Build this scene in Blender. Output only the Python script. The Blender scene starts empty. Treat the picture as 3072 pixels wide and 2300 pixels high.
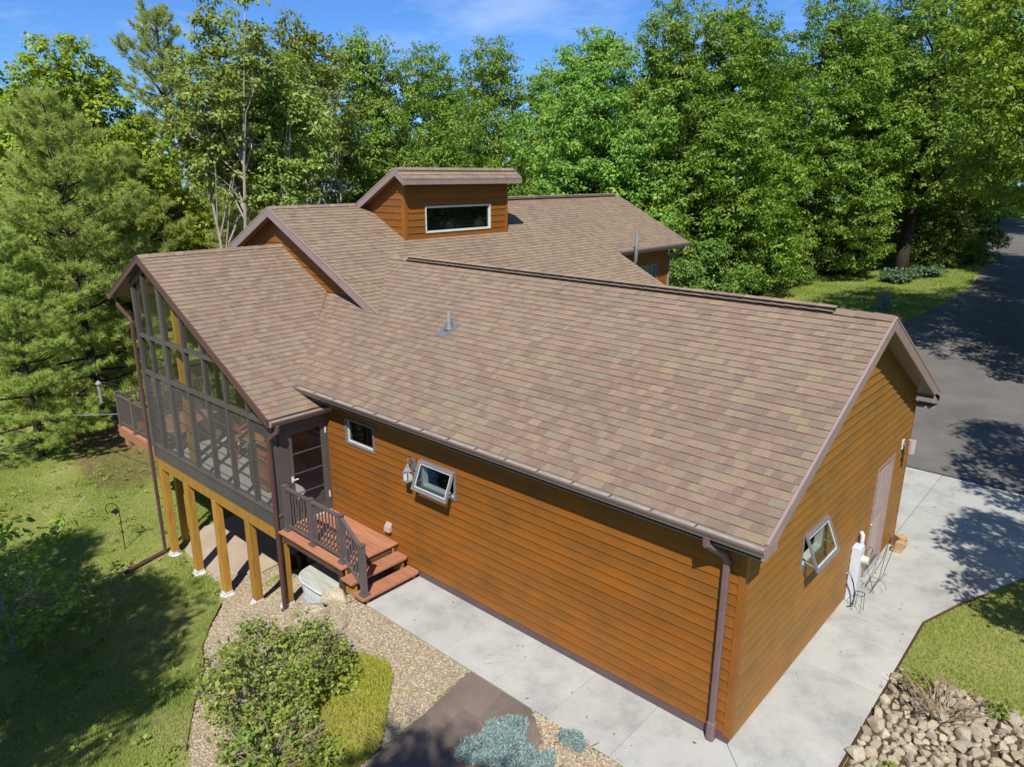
import bpy, math, random
import numpy as np
from mathutils import Vector, Matrix

random.seed(7)
rng = np.random.default_rng(7)
scene = bpy.context.scene
COL = scene.collection
R = math.radians

# ------------------------------------------------------------------ camera
CAM = Vector((3.054, -7.673, 7.199))
cam_d = bpy.data.cameras.new('camera')
cam = bpy.data.objects.new('camera', cam_d)
COL.objects.link(cam)
cam.location = CAM
cam.rotation_mode = 'XYZ'
cam.rotation_euler = (math.pi / 2 - 0.2847, -0.0027, 0.7313)
cam_d.sensor_width = 36.0
cam_d.lens = 36.0 * 2154.5 / 3072.0
cam_d.clip_start = 0.1
cam_d.clip_end = 2000
scene.camera = cam

# ------------------------------------------------------------------ light
SUN_DIR = Vector((-0.80, 1.0, -1.52)).normalized()      # direction the light travels
elev = math.asin(-SUN_DIR.z)
azim = math.atan2(-SUN_DIR.x, -SUN_DIR.y)               # from +Y towards +X
world = bpy.data.worlds.new('World')
scene.world = world
world.use_nodes = True
wn, wl = world.node_tree.nodes, world.node_tree.links
wn.clear()
w_out = wn.new('ShaderNodeOutputWorld')
w_bg = wn.new('ShaderNodeBackground')
w_bg.inputs['Strength'].default_value = 0.108
sky = wn.new('ShaderNodeTexSky')
sky.sky_type = 'NISHITA'
sky.sun_disc = False
sky.sun_elevation = elev
sky.sun_rotation = azim
sky.altitude = 300
sky.air_density = 1.0
sky.dust_density = 0.25
sky.ozone_density = 2.5
# thin high cloud wisps
tc = wn.new('ShaderNodeTexCoord')
mp = wn.new('ShaderNodeMapping')
mp.inputs['Scale'].default_value = (1.6, 2.6, 7.0)
mp.inputs['Rotation'].default_value = (0.2, 0.1, 0.5)
nz = wn.new('ShaderNodeTexNoise')
nz.inputs['Scale'].default_value = 1.7
nz.inputs['Detail'].default_value = 7
nz.inputs['Roughness'].default_value = 0.62
rp = wn.new('ShaderNodeValToRGB')
rp.color_ramp.elements[0].position = 0.50
rp.color_ramp.elements[0].color = (0, 0, 0, 1)
rp.color_ramp.elements[1].position = 0.92
rp.color_ramp.elements[1].color = (0.7, 0.7, 0.7, 1)
mx = wn.new('ShaderNodeMix')
mx.data_type = 'RGBA'
mx.inputs[7].default_value = (5.6, 6.6, 8.0, 1)
wl.new(tc.outputs['Generated'], mp.inputs['Vector'])
wl.new(mp.outputs['Vector'], nz.inputs['Vector'])
wl.new(nz.outputs['Fac'], rp.inputs['Fac'])
wl.new(rp.outputs['Color'], mx.inputs[0])
tint = wn.new('ShaderNodeMix')
tint.data_type = 'RGBA'
tint.blend_type = 'MULTIPLY'
tint.inputs[0].default_value = 1.0
tint.inputs[7].default_value = (0.34, 0.575, 0.95, 1)      # clear polarised summer blue
wl.new(sky.outputs['Color'], tint.inputs[6])
wl.new(tint.outputs[2], mx.inputs[6])
wl.new(mx.outputs[2], w_bg.inputs['Color'])
wl.new(w_bg.outputs['Background'], w_out.inputs['Surface'])

sun_d = bpy.data.lights.new('sun', 'SUN')
sun_d.energy = 4.6
sun_d.angle = R(0.53)
sun_d.color = (1.0, 0.95, 0.87)
sun = bpy.data.objects.new('sun', sun_d)
COL.objects.link(sun)
sun.location = (20, -25, 34)
sun.rotation_mode = 'QUATERNION'
sun.rotation_quaternion = SUN_DIR.to_track_quat('-Z', 'Y')

vs = scene.view_settings
vs.view_transform = 'Standard'
vs.look = 'None'
vs.gamma = 1.0
vs.exposure = 0.45
vs.use_curve_mapping = False
scene.render.engine = 'CYCLES'
cy = scene.cycles
cy.max_bounces = 7
cy.diffuse_bounces = 4
cy.glossy_bounces = 3
cy.transmission_bounces = 5
cy.transparent_max_bounces = 12
cy.use_denoising = True
cy.caustics_reflective = False
cy.caustics_refractive = False

# ------------------------------------------------------------------ materials
MATS = {}


class NT:
    """tiny node-graph helper for one material"""

    def __init__(self, name):
        m = bpy.data.materials.new(name)
        m.use_nodes = True
        self.m, self.n, self.l = m, m.node_tree.nodes, m.node_tree.links
        self.p = self.n['Principled BSDF']
        self.out = self.n['Material Output']
        self.co = None
        MATS[name] = m

    def coord(self, scale=(1, 1, 1), kind='Object', rot=(0, 0, 0)):
        t = self.n.new('ShaderNodeTexCoord')
        m = self.n.new('ShaderNodeMapping')
        m.inputs['Scale'].default_value = scale
        m.inputs['Rotation'].default_value = rot
        self.l.new(t.outputs[kind], m.inputs['Vector'])
        return m.outputs['Vector']

    def noise(self, vec, scale, detail=4, rough=0.6):
        t = self.n.new('ShaderNodeTexNoise')
        t.inputs['Scale'].default_value = scale
        t.inputs['Detail'].default_value = detail
        t.inputs['Roughness'].default_value = rough
        self.l.new(vec, t.inputs['Vector'])
        return t.outputs['Fac']

    def voro(self, vec, scale, feat='F1'):
        t = self.n.new('ShaderNodeTexVoronoi')
        t.inputs['Scale'].default_value = scale
        t.feature = feat
        self.l.new(vec, t.inputs['Vector'])
        return t

    def ramp(self, fac, stops, interp='LINEAR'):
        r = self.n.new('ShaderNodeValToRGB')
        cr = r.color_ramp
        cr.interpolation = interp
        while len(cr.elements) < len(stops):
            cr.elements.new(0.5)
        for e, (p, c) in zip(cr.elements, stops):
            e.position = p
            e.color = (c[0], c[1], c[2], 1)
        self.l.new(fac, r.inputs['Fac'])
        return r.outputs['Color']

    def mix(self, fac, a, b, mode='MIX'):
        x = self.n.new('ShaderNodeMix')
        x.data_type = 'RGBA'
        x.blend_type = mode
        for sock, val in ((x.inputs[0], fac), (x.inputs[6], a), (x.inputs[7], b)):
            if isinstance(val, bpy.types.NodeSocket):
                self.l.new(val, sock)
            elif isinstance(val, (int, float)):
                sock.default_value = val
            else:
                sock.default_value = (val[0], val[1], val[2], 1)
        return x.outputs[2]

    def attr(self, name):
        a = self.n.new('ShaderNodeAttribute')
        a.attribute_name = name
        return a.outputs['Fac']

    def objrand(self):
        return self.n.new('ShaderNodeObjectInfo').outputs['Random']

    def hsv(self, col, hue=None, sat=None, val=None):
        x = self.n.new('ShaderNodeHueSaturation')
        self.l.new(col, x.inputs['Color'])
        for k, v in (('Hue', hue), ('Saturation', sat), ('Value', val)):
            if v is None:
                continue
            if isinstance(v, bpy.types.NodeSocket):
                self.l.new(v, x.inputs[k])
            else:
                x.inputs[k].default_value = v
        return x.outputs['Color']

    def maprange(self, fac, a, b):
        x = self.n.new('ShaderNodeMapRange')
        self.l.new(fac, x.inputs['Value'])
        x.inputs['To Min'].default_value = a
        x.inputs['To Max'].default_value = b
        return x.outputs['Result']

    def base(self, sock, rough=0.6, spec=0.3, metal=0.0):
        if isinstance(sock, bpy.types.NodeSocket):
            self.l.new(sock, self.p.inputs['Base Color'])
        else:
            self.p.inputs['Base Color'].default_value = (*sock, 1)
        if isinstance(rough, bpy.types.NodeSocket):
            self.l.new(rough, self.p.inputs['Roughness'])
        else:
            self.p.inputs['Roughness'].default_value = rough
        self.p.inputs['Specular IOR Level'].default_value = spec
        self.p.inputs['Metallic'].default_value = metal
        return self.m

    def bump(self, h, strength=0.3, dist=0.01):
        b = self.n.new('ShaderNodeBump')
        b.inputs['Strength'].default_value = strength
        b.inputs['Distance'].default_value = dist
        self.l.new(h, b.inputs['Height'])
        self.l.new(b.outputs['Normal'], self.p.inputs['Normal'])


def plain(name, c1, c2=None, scale=6, rough=0.55, spec=0.3, metal=0.0, vary=0.1, bump=0.0, stretch=(1, 1, 1)):
    t = NT(name)
    v = t.coord(stretch)
    f = t.noise(v, scale, 5)
    c2 = c2 or tuple(x * 0.75 for x in c1)
    col = t.ramp(f, [(0.3, c2), (0.7, c1)])
    if vary:
        col = t.hsv(col, val=t.maprange(t.objrand(), 1 - vary, 1 + vary))
    t.base(col, rough, spec, metal)
    if bump:
        t.bump(t.noise(v, scale * 6, 3), bump, 0.01)
    return t.m


def leafmat(name, stops, trans=0.38, rough=0.5, spec=0.35, vary=0.12):
    """leaf: diffuse + sheen reflection + light through the blade; tone attribute per leaf"""
    t = NT(name)
    col = t.ramp(t.attr('tone'), stops)
    col = t.hsv(col, hue=t.maprange(t.objrand(), 0.485, 0.512), val=t.maprange(t.objrand(), 1 - vary, 1 + vary))
    t.base(col, rough, spec)
    tr = t.n.new('ShaderNodeBsdfTranslucent')
    t.l.new(t.hsv(col, hue=0.485, sat=1.1, val=1.3), tr.inputs['Color'])
    ms = t.n.new('ShaderNodeMixShader')
    ms.inputs[0].default_value = trans
    t.l.new(t.p.outputs[0], ms.inputs[1])
    t.l.new(tr.outputs[0], ms.inputs[2])
    t.l.new(ms.outputs[0], t.out.inputs['Surface'])
    return t.m


def build_materials():
    # cedar siding, orange-brown stain weathered in blotches
    for nm, c0, c1, c2 in (('siding', (0.172, 0.078, 0.020), (0.225, 0.082, 0.013), (0.290, 0.090, 0.008)),
                           ('siding_faded', (0.200, 0.106, 0.028), (0.238, 0.114, 0.024), (0.285, 0.114, 0.014))):
        t = NT(nm)
        v = t.coord((1.0, 1.0, 4.5))
        a = t.noise(v, 1.3, 6, 0.65)
        col = t.ramp(a, [(0.26, c0), (0.50, c1), (0.76, c2)])
        g = t.noise(t.coord((3, 3, 70)), 3.0, 3)
        col = t.mix(0.20, col, t.ramp(g, [(0.35, (0.72, 0.70, 0.68)), (0.65, (1.05, 1.05, 1.05))]), 'MULTIPLY')
        bl = t.noise(t.coord((1, 1, 1.4)), 1.1, 6, 0.7)
        col = t.mix(0.75, col, t.ramp(bl, [(0.32, (0.74, 0.82, 0.98)), (0.5, (1.0, 1.0, 1.0)), (0.68, (1.16, 1.06, 0.85))]), 'MULTIPLY')
        sp = t.noise(t.coord((1, 1, 1)), 9.0, 5, 0.8)
        col = t.mix(t.ramp(sp, [(0.66, (0, 0, 0)), (0.84, (0.25, 0.25, 0.25))]), col, (0.13, 0.085, 0.045))
        # paler weathered lower edge; lap shade painted in as darkening toward each board's top
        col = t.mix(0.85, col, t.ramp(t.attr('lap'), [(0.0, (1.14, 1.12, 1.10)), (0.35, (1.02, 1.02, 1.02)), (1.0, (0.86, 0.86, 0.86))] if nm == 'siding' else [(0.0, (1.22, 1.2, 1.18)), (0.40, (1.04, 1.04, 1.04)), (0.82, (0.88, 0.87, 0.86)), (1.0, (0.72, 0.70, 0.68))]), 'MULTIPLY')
        col = t.hsv(col, val=t.maprange(t.objrand(), 0.95, 1.08))
        t.base(col, t.maprange(a, 0.58, 0.42), 0.3)
        t.bump(g, 0.15, 0.004)
    # asphalt shingles: one tone per tab, granules as fine noise
    t = NT('shingle')
    tone = t.attr('tone')
    col = t.ramp(tone, [(0.0, (0.099, 0.068, 0.050)), (0.06, (0.099, 0.068, 0.050)), (0.08, (0.193, 0.138, 0.104)),
                        (0.40, (0.237, 0.172, 0.124)), (0.72, (0.276, 0.204, 0.144)), (0.76, (0.241, 0.182, 0.120)), (0.87, (0.271, 0.207, 0.133)),
                        (0.89, (0.198, 0.162, 0.115)), (1.0, (0.232, 0.194, 0.139))])
    v = t.coord()
    big = t.noise(v, 0.35, 3)
    col = t.mix(0.55, col, t.ramp(big, [(0.35, (0.90, 0.86, 0.87)), (0.65, (1.06, 1.04, 0.99))]), 'MULTIPLY')
    md = t.noise(v, 16, 5, 0.75)
    col = t.mix(0.6, col, t.ramp(md, [(0.3, (0.84, 0.83, 0.82)), (0.7, (1.14, 1.14, 1.13))]), 'MULTIPLY')
    gr = t.noise(v, 60, 3)
    col = t.mix(0.5, col, t.ramp(gr, [(0.3, (0.72, 0.72, 0.72)), (0.7, (1.25, 1.25, 1.25))]), 'MULTIPLY')
    t.base(col, 0.85, 0.2)
    t.bump(gr, 0.25, 0.003)
    plain('trim', (0.31, 0.230, 0.212), (0.26, 0.190, 0.176), 4, 0.42, 0.4, vary=0.05)
    plain('trim_dark', (0.105, 0.050, 0.048), (0.085, 0.040, 0.040), 4, 0.4, 0.4, vary=0.05)
    t = NT('soffit')
    v = t.coord((1, 1, 1))
    w = t.n.new('ShaderNodeTexWave')
    w.inputs['Scale'].default_value = 5.0
    w.inputs['Distortion'].default_value = 0
    t.l.new(v, w.inputs['Vector'])
    t.base(t.ramp(w.outputs['Fac'], [(0.0, (0.10, 0.075, 0.06)), (0.12, (0.24, 0.185, 0.15)), (1, (0.25, 0.19, 0.155))]), 0.5, 0.3)
    plain('gutter_lining', (0.36, 0.34, 0.28), (0.22, 0.20, 0.16), 7, 0.7, 0.2)
    plain('porch_frame', (0.098, 0.088, 0.082), (0.080, 0.070, 0.066), 3, 0.45, 0.4, vary=0.06)
    plain('rail', (0.120, 0.100, 0.098), (0.100, 0.082, 0.080), 3, 0.38, 0.45, vary=0.06)
    plain('window_frame', (0.185, 0.172, 0.185), (0.155, 0.145, 0.155), 3, 0.4, 0.4)
    plain('sash_white', (0.62, 0.62, 0.58), (0.5, 0.5, 0.46), 5, 0.4, 0.4)
    t = NT('lumber')
    v = t.coord((1, 1, 1))
    kn = t.noise(t.coord((9, 9, 1.1)), 2.0, 4)
    col = t.ramp(kn, [(0.3, (0.30, 0.155, 0.028)), (0.6, (0.43, 0.235, 0.045)), (0.8, (0.36, 0.17, 0.024))])
    vo = t.voro(v, 3.0)
    col = t.mix(t.ramp(vo.outputs['Distance'], [(0.03, (1, 1, 1)), (0.06, (0, 0, 0))]), col, (0.10, 0.045, 0.012))
    t.base(t.hsv(col, val=t.maprange(t.objrand(), 0.85, 1.15)), 0.55, 0.3)
    t = NT('deckboard')
    v = t.coord((1.2, 14, 14))
    kn = t.noise(v, 2.2, 5)
    col = t.ramp(kn, [(0.3, (0.33, 0.135, 0.070)), (0.7, (0.46, 0.215, 0.125))])
    sc = t.noise(t.coord((1, 1, 1)), 5.0, 5, 0.7)
    col = t.mix(t.ramp(sc, [(0.66, (0, 0, 0)), (0.78, (0.6, 0.6, 0.6))]), col, (0.46, 0.27, 0.19))
    t.base(t.hsv(col, val=t.maprange(t.objrand(), 0.86, 1.12)), 0.5, 0.35)
    t = NT('concrete')
    v = t.coord()
    a = t.noise(v, 1.1, 8, 0.68)
    b = t.noise(v, 38, 4, 0.7)
    col = t.ramp(a, [(0.28, (0.255, 0.26, 0.245)), (0.48, (0.40, 0.40, 0.37)), (0.70, (0.50, 0.495, 0.45))])
    col = t.mix(0.55, col, t.ramp(b, [(0.3, (0.78, 0.78, 0.77)), (0.7, (1.06, 1.06, 1.05))]), 'MULTIPLY')
    st = t.noise(v, 0.55, 5, 0.75)
    col = t.mix(t.ramp(st, [(0.56, (0, 0, 0)), (0.72, (0.7, 0.7, 0.7))]), col, (0.30, 0.295, 0.285))
    sm_ = t.noise(t.coord((1, 1, 1)), 3.2, 6, 0.8)
    col = t.mix(t.ramp(sm_, [(0.58, (0, 0, 0)), (0.74, (0.55, 0.55, 0.55))]), col, (0.25, 0.245, 0.225))
    ck = t.voro(v, 0.42, 'DISTANCE_TO_EDGE')
    cm = t.noise(v, 0.7, 3)
    col = t.mix(t.mix(1.0, t.ramp(ck.outputs['Distance'], [(0.0, (1, 1, 1)), (0.0035, (0, 0, 0))]), t.ramp(cm, [(0.56, (0, 0, 0)), (0.6, (0.7, 0.7, 0.7))]), 'MULTIPLY'), col, (0.12, 0.115, 0.105))
    t.base(t.hsv(col, val=t.maprange(t.objrand(), 0.94, 1.05)), 0.85, 0.25)
    t.bump(b, 0.2, 0.004)
    plain('concrete_dark', (0.30, 0.29, 0.27), (0.2, 0.19, 0.18), 3, 0.9, 0.2, bump=0.2)
    plain('foundation', (0.115, 0.078, 0.080), (0.09, 0.06, 0.062), 5, 0.6, 0.3)
    t = NT('asphalt')
    v = t.coord()
    a = t.noise(v, 0.5, 6, 0.7)
    b = t.noise(v, 60, 3)
    col = t.ramp(a, [(0.3, (0.105, 0.098, 0.090)), (0.7, (0.168, 0.155, 0.140))])
    col = t.mix(0.6, col, t.ramp(b, [(0.3, (0.7, 0.7, 0.7)), (0.7, (1.3, 1.3, 1.3))]), 'MULTIPLY')
    sp = t.noise(t.coord((1, 0.35, 1), rot=(0, 0, 0.6)), 3.0, 6, 0.75)
    col = t.mix(t.ramp(sp, [(0.70, (0, 0, 0)), (0.80, (0.5, 0.5, 0.5))]), col, (0.30, 0.275, 0.25))
    t.base(col, 0.9, 0.25)
    t.bump(b, 0.4, 0.006)
    t = NT('paver')
    v = t.coord()
    a = t.noise(v, 1.4, 6, 0.65)
    col = t.ramp(a, [(0.3, (0.125, 0.098, 0.080)), (0.7, (0.195, 0.155, 0.126))])
    col = t.mix(0.5, col, t.ramp(t.noise(v, 70, 3), [(0.3, (0.72, 0.72, 0.72)), (0.7, (1.2, 1.2, 1.2))]), 'MULTIPLY')
    t.base(t.hsv(col, val=t.maprange(t.objrand(), 0.9, 1.1)), 0.9, 0.2)
    plain('terrace', (0.40, 0.325, 0.245), (0.33, 0.26, 0.195), 2, 0.85, 0.2)
    # ground: turf with worn patches; 'litter' attribute carries the needle and leaf litter
    t = NT('ground')
    v = t.coord()
    a = t.noise(v, 0.55, 6, 0.65)
    b = t.noise(v, 14, 5, 0.75)
    c = t.noise(v, 90, 3, 0.7)
    col = t.ramp(a, [(0.30, (0.205, 0.250, 0.050)), (0.52, (0.285, 0.302, 0.085)), (0.74, (0.385, 0.350, 0.155))])
    col = t.mix(0.8, col, t.ramp(b, [(0.3, (0.55, 0.6, 0.5)), (0.7, (1.25, 1.2, 1.2))]), 'MULTIPLY')
    col = t.mix(0.8, col, t.ramp(c, [(0.3, (0.55, 0.55, 0.55)), (0.7, (1.3, 1.3, 1.3))]), 'MULTIPLY')
    lit = t.ramp(t.noise(v, 5, 6, 0.75), [(0.3, (0.10, 0.066, 0.034)), (0.7, (0.30, 0.20, 0.11))])
    edge = t.n.new('ShaderNodeMath')
    edge.operation = 'ADD'
    t.l.new(t.attr('litter'), edge.inputs[0])
    t.l.new(t.maprange(t.noise(v, 1.6, 6, 0.75), -0.5, 0.5), edge.inputs[1])
    col = t.mix(t.ramp(edge.outputs[0], [(0.38, (0, 0, 0)), (0.58, (1, 1, 1))]), col, lit)
    t.base(col, 0.95, 0.1)
    t.bump(c, 0.6, 0.03)
    t = NT('gravel_sheet')
    v = t.coord()
    vo = t.voro(v, 38)
    col = t.ramp(t.noise(v, 30, 3), [(0.3, (0.22, 0.17, 0.115)), (0.7, (0.42, 0.35, 0.25))])
    t.base(col, 0.95, 0.1)
    t.bump(vo.outputs['Distance'], 0.8, 0.02)
    t = NT('pebble')
    col = t.ramp(t.attr('tone'), [(0, (0.20, 0.15, 0.10)), (0.3, (0.33, 0.26, 0.17)), (0.6, (0.41, 0.34, 0.23)), (0.88, (0.47, 0.41, 0.31)), (1, (0.25, 0.20, 0.165))])
    t.base(col, 0.9, 0.15)
    t = NT('rock')
    v = t.coord((1, 1, 1))
    a = t.noise(v, 9, 6, 0.7)
    col = t.ramp(a, [(0.3, (0.25, 0.210, 0.150)), (0.5, (0.43, 0.380, 0.285)), (0.75, (0.59, 0.545, 0.45))])
    r = t.objrand()
    col = t.mix(0.75, col, t.ramp(r, [(0, (0.62, 0.60, 0.60)), (0.3, (1.05, 0.96, 0.80)), (0.55, (0.82, 0.82, 0.82)), (0.8, (1.1, 1.06, 0.98)), (1, (1.35, 1.32, 1.25))]), 'MULTIPLY')
    t.base(col, 0.9, 0.15)
    t.bump(t.noise(v, 30, 5, 0.75), 0.6, 0.02)
    plain('rock_soil', (0.13, 0.085, 0.05), (0.06, 0.035, 0.022), 12, 0.95, 0.1, vary=0, bump=0.6)
    plain('edging', (0.125, 0.055, 0.035), (0.09, 0.045, 0.03), 6, 0.8, 0.2)
    plain('galvanized', (0.66, 0.68, 0.70), (0.54, 0.56, 0.58), 3, 0.5, 0.4, metal=0.1, vary=0, bump=0.1)
    plain('well_lid', (0.50, 0.51, 0.46), (0.30, 0.31, 0.28), 4, 0.7, 0.3, vary=0, stretch=(0.4, 3, 1))
    plain('metal_grey', (0.30, 0.31, 0.31), (0.22, 0.23, 0.23), 6, 0.6, 0.3)
    plain('downspout', (0.185, 0.122, 0.122), (0.15, 0.10, 0.10), 5, 0.45, 0.35)
    plain('rim_wood', (0.13, 0.075, 0.045), (0.08, 0.045, 0.03), 5, 0.7, 0.2)
    plain('pipe_grey', (0.15, 0.155, 0.16), (0.12, 0.125, 0.13), 6, 0.5, 0.4)
    plain('utility_box', (0.60, 0.63, 0.68), (0.54, 0.57, 0.62), 3, 0.4, 0.4, vary=0)
    plain('cream', (0.62, 0.58, 0.46), None, 6, 0.5, 0.4)
    plain('iron', (0.016, 0.016, 0.016), (0.01, 0.01, 0.01), 8, 0.5, 0.4)
    plain('lantern_metal', (0.17, 0.165, 0.175), (0.12, 0.115, 0.12), 14, 0.55, 0.3)
    plain('door_paint', (0.38, 0.30, 0.275), (0.35, 0.275, 0.25), 3, 0.45, 0.35)
    plain('copper', (0.40, 0.25, 0.20), None, 8, 0.4, 0.5, metal=0.6)
    plain('split_wood', (0.48, 0.33, 0.18), (0.28, 0.17, 0.085), 8, 0.8, 0.2, bump=0.3)
    plain('furniture_wood', (0.42, 0.165, 0.055), (0.30, 0.11, 0.035), 3, 0.4, 0.4, stretch=(8, 8, 1))
    plain('porch_floor', (0.50, 0.49, 0.47), (0.42, 0.41, 0.40), 6, 0.7, 0.2, stretch=(1, 8, 1))
    plain('ceiling_wood', (0.30, 0.20, 0.10), (0.22, 0.14, 0.065), 3, 0.6, 0.3, stretch=(6, 1, 1))
    plain('interior', (0.15, 0.15, 0.13), (0.11, 0.11, 0.10), 3, 0.8, 0.2, vary=0)
    plain('blind', (0.62, 0.68, 0.62), (0.55, 0.6, 0.55), 3, 0.6, 0.2)
    plain('bark', (0.075, 0.060, 0.046), (0.032, 0.025, 0.02), 6, 0.9, 0.1, bump=0.8, stretch=(6, 6, 1))
    plain('bark_pale', (0.46, 0.41, 0.34), (0.27, 0.23, 0.185), 5, 0.85, 0.1, bump=0.4, stretch=(4, 4, 1))
    plain('bark_pine', (0.085, 0.068, 0.055), (0.04, 0.03, 0.024), 6, 0.9, 0.1, bump=0.8, stretch=(5, 5, 1))
    plain('twig', (0.36, 0.285, 0.22), (0.20, 0.15, 0.115), 10, 0.85, 0.1)
    plain('dry_stem', (0.36, 0.28, 0.19), (0.20, 0.14, 0.09), 10, 0.85, 0.1)
    plain('feeder_seed', (0.36, 0.33, 0.28), (0.12, 0.1, 0.09), 40, 0.6, 0.3, vary=0)
    plain('cord', (0.35, 0.36, 0.38), None, 10, 0.5, 0.3)
    leafmat('leaf_fallen', [(0, (0.20, 0.11, 0.04)), (0.5, (0.36, 0.24, 0.09)), (1, (0.42, 0.36, 0.12))], 0.15)
    plain('flower', (0.55, 0.05, 0.30), None, 10, 0.6, 0.2)
    leafmat('leaf_oak', [(0, (0.108, 0.216, 0.027)), (0.35, (0.170, 0.318, 0.044)), (0.75, (0.252, 0.420, 0.070)), (0.997, (0.335, 0.488, 0.100)), (1, (0.370, 0.341, 0.053))])
    leafmat('leaf_ash', [(0, (0.127, 0.230, 0.031)), (0.4, (0.203, 0.335, 0.054)), (0.8, (0.294, 0.436, 0.094)), (0.997, (0.381, 0.503, 0.146)), (1, (0.365, 0.335, 0.062))], spec=0.2)
    leafmat('leaf_maple', [(0, (0.144, 0.226, 0.020)), (0.4, (0.241, 0.340, 0.032)), (0.8, (0.342, 0.438, 0.056)), (0.997, (0.404, 0.474, 0.076)), (1, (0.404, 0.351, 0.050))])
    leafmat('leaf_lime', [(0, (0.110, 0.216, 0.025)), (0.4, (0.192, 0.333, 0.041)), (0.8, (0.298, 0.454, 0.061)), (1, (0.422, 0.546, 0.102))])
    leafmat('leaf_aspen', [(0, (0.151, 0.221, 0.034)), (0.4, (0.232, 0.314, 0.058)), (0.8, (0.324, 0.401, 0.100)), (1, (0.410, 0.476, 0.168))], spec=0.2)
    leafmat('needle', [(0, (0.253, 0.321, 0.067)), (0.5, (0.380, 0.455, 0.121)), (0.85, (0.474, 0.531, 0.170)), (1, (0.523, 0.531, 0.153))], 0.42, 0.6, 0.15)
    leafmat('needle_blue', [(0, (0.24, 0.34, 0.25)), (1, (0.45, 0.55, 0.44))], 0.2, 0.55)
    leafmat('leaf_shrub', [(0, (0.151, 0.224, 0.043)), (0.5, (0.258, 0.364, 0.069)), (0.9, (0.381, 0.470, 0.112)), (1, (0.515, 0.426, 0.112))])
    leafmat('leaf_dark', [(0, (0.082, 0.145, 0.025)), (0.6, (0.150, 0.246, 0.041)), (1, (0.231, 0.347, 0.068))], 0.3)
    leafmat('leaf_hosta', [(0, (0.06, 0.11, 0.06)), (1, (0.15, 0.22, 0.12))], 0.25)
    leafmat('sedum', [(0, (0.150, 0.225, 0.205)), (0.6, (0.270, 0.370, 0.350)), (1, (0.40, 0.49, 0.47))], 0.12, 0.6, vary=0.03)
    leafmat('grass_blade', [(0, (0.142, 0.233, 0.031)), (0.45, (0.237, 0.328, 0.066)), (0.8, (0.335, 0.385, 0.119)), (1, (0.430, 0.427, 0.196))], 0.3, 0.6, 0.2, vary=0)
    leafmat('moss_blade', [(0, (0.260, 0.324, 0.030)), (0.5, (0.389, 0.438, 0.056)), (0.85, (0.496, 0.492, 0.112)), (1, (0.614, 0.528, 0.300))], 0.3, 0.6, 0.2, vary=0)
    # clear glazing: mostly see-through, mirror at grazing angles
    for nm, tint, base_refl in (('glass', (0.62, 0.68, 0.66), 0.07), ('glass_clear', (0.93, 0.95, 0.93), 0.05)):
        t = NT(nm)
        tr = t.n.new('ShaderNodeBsdfTransparent')
        tr.inputs['Color'].default_value = (*tint, 1)
        gl = t.n.new('ShaderNodeBsdfGlossy')
        gl.inputs['Roughness'].default_value = 0.02
        lw = t.n.new('ShaderNodeLayerWeight')
        lw.inputs['Blend'].default_value = 0.12
        f = t.maprange(lw.outputs['Fresnel'], base_refl, 0.9)
        ms = t.n.new('ShaderNodeMixShader')
        t.l.new(f, ms.inputs[0])
        t.l.new(tr.outputs[0], ms.inputs[1])
        t.l.new(gl.outputs[0], ms.inputs[2])
        t.l.new(ms.outputs[0], t.out.inputs['Surface'])
    # insect screen behind smoked vinyl: half see-through grey
    t = NT('screen')
    tr = t.n.new('ShaderNodeBsdfTransparent')
    tr.inputs['Color'].default_value = (0.86, 0.85, 0.83, 1)
    t.base((0.165, 0.155, 0.146), 0.35, 0.35)
    ms = t.n.new('ShaderNodeMixShader')
    ms.inputs[0].default_value = 0.37
    t.l.new(tr.outputs[0], ms.inputs[1])
    t.l.new(t.p.outputs[0], ms.inputs[2])
    t.l.new(ms.outputs[0], t.out.inputs['Surface'])


build_materials()
M = MATS

# ------------------------------------------------------------------ mesh helpers


def link(o, parent=None):
    COL.objects.link(o)
    if parent is not None:
        o.parent = parent
    return o


def tag(o, label=None, cat=None, group=None, kind=None):
    if label:
        o['label'] = label
    if cat:
        o['category'] = cat
    if group:
        o['group'] = group
    if kind:
        o['kind'] = kind
    return o


def empty(name, loc=(0, 0, 0), parent=None):
    o = bpy.data.objects.new(name, None)
    o.empty_display_size = 0.2
    o.location = loc
    return link(o, parent)


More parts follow.
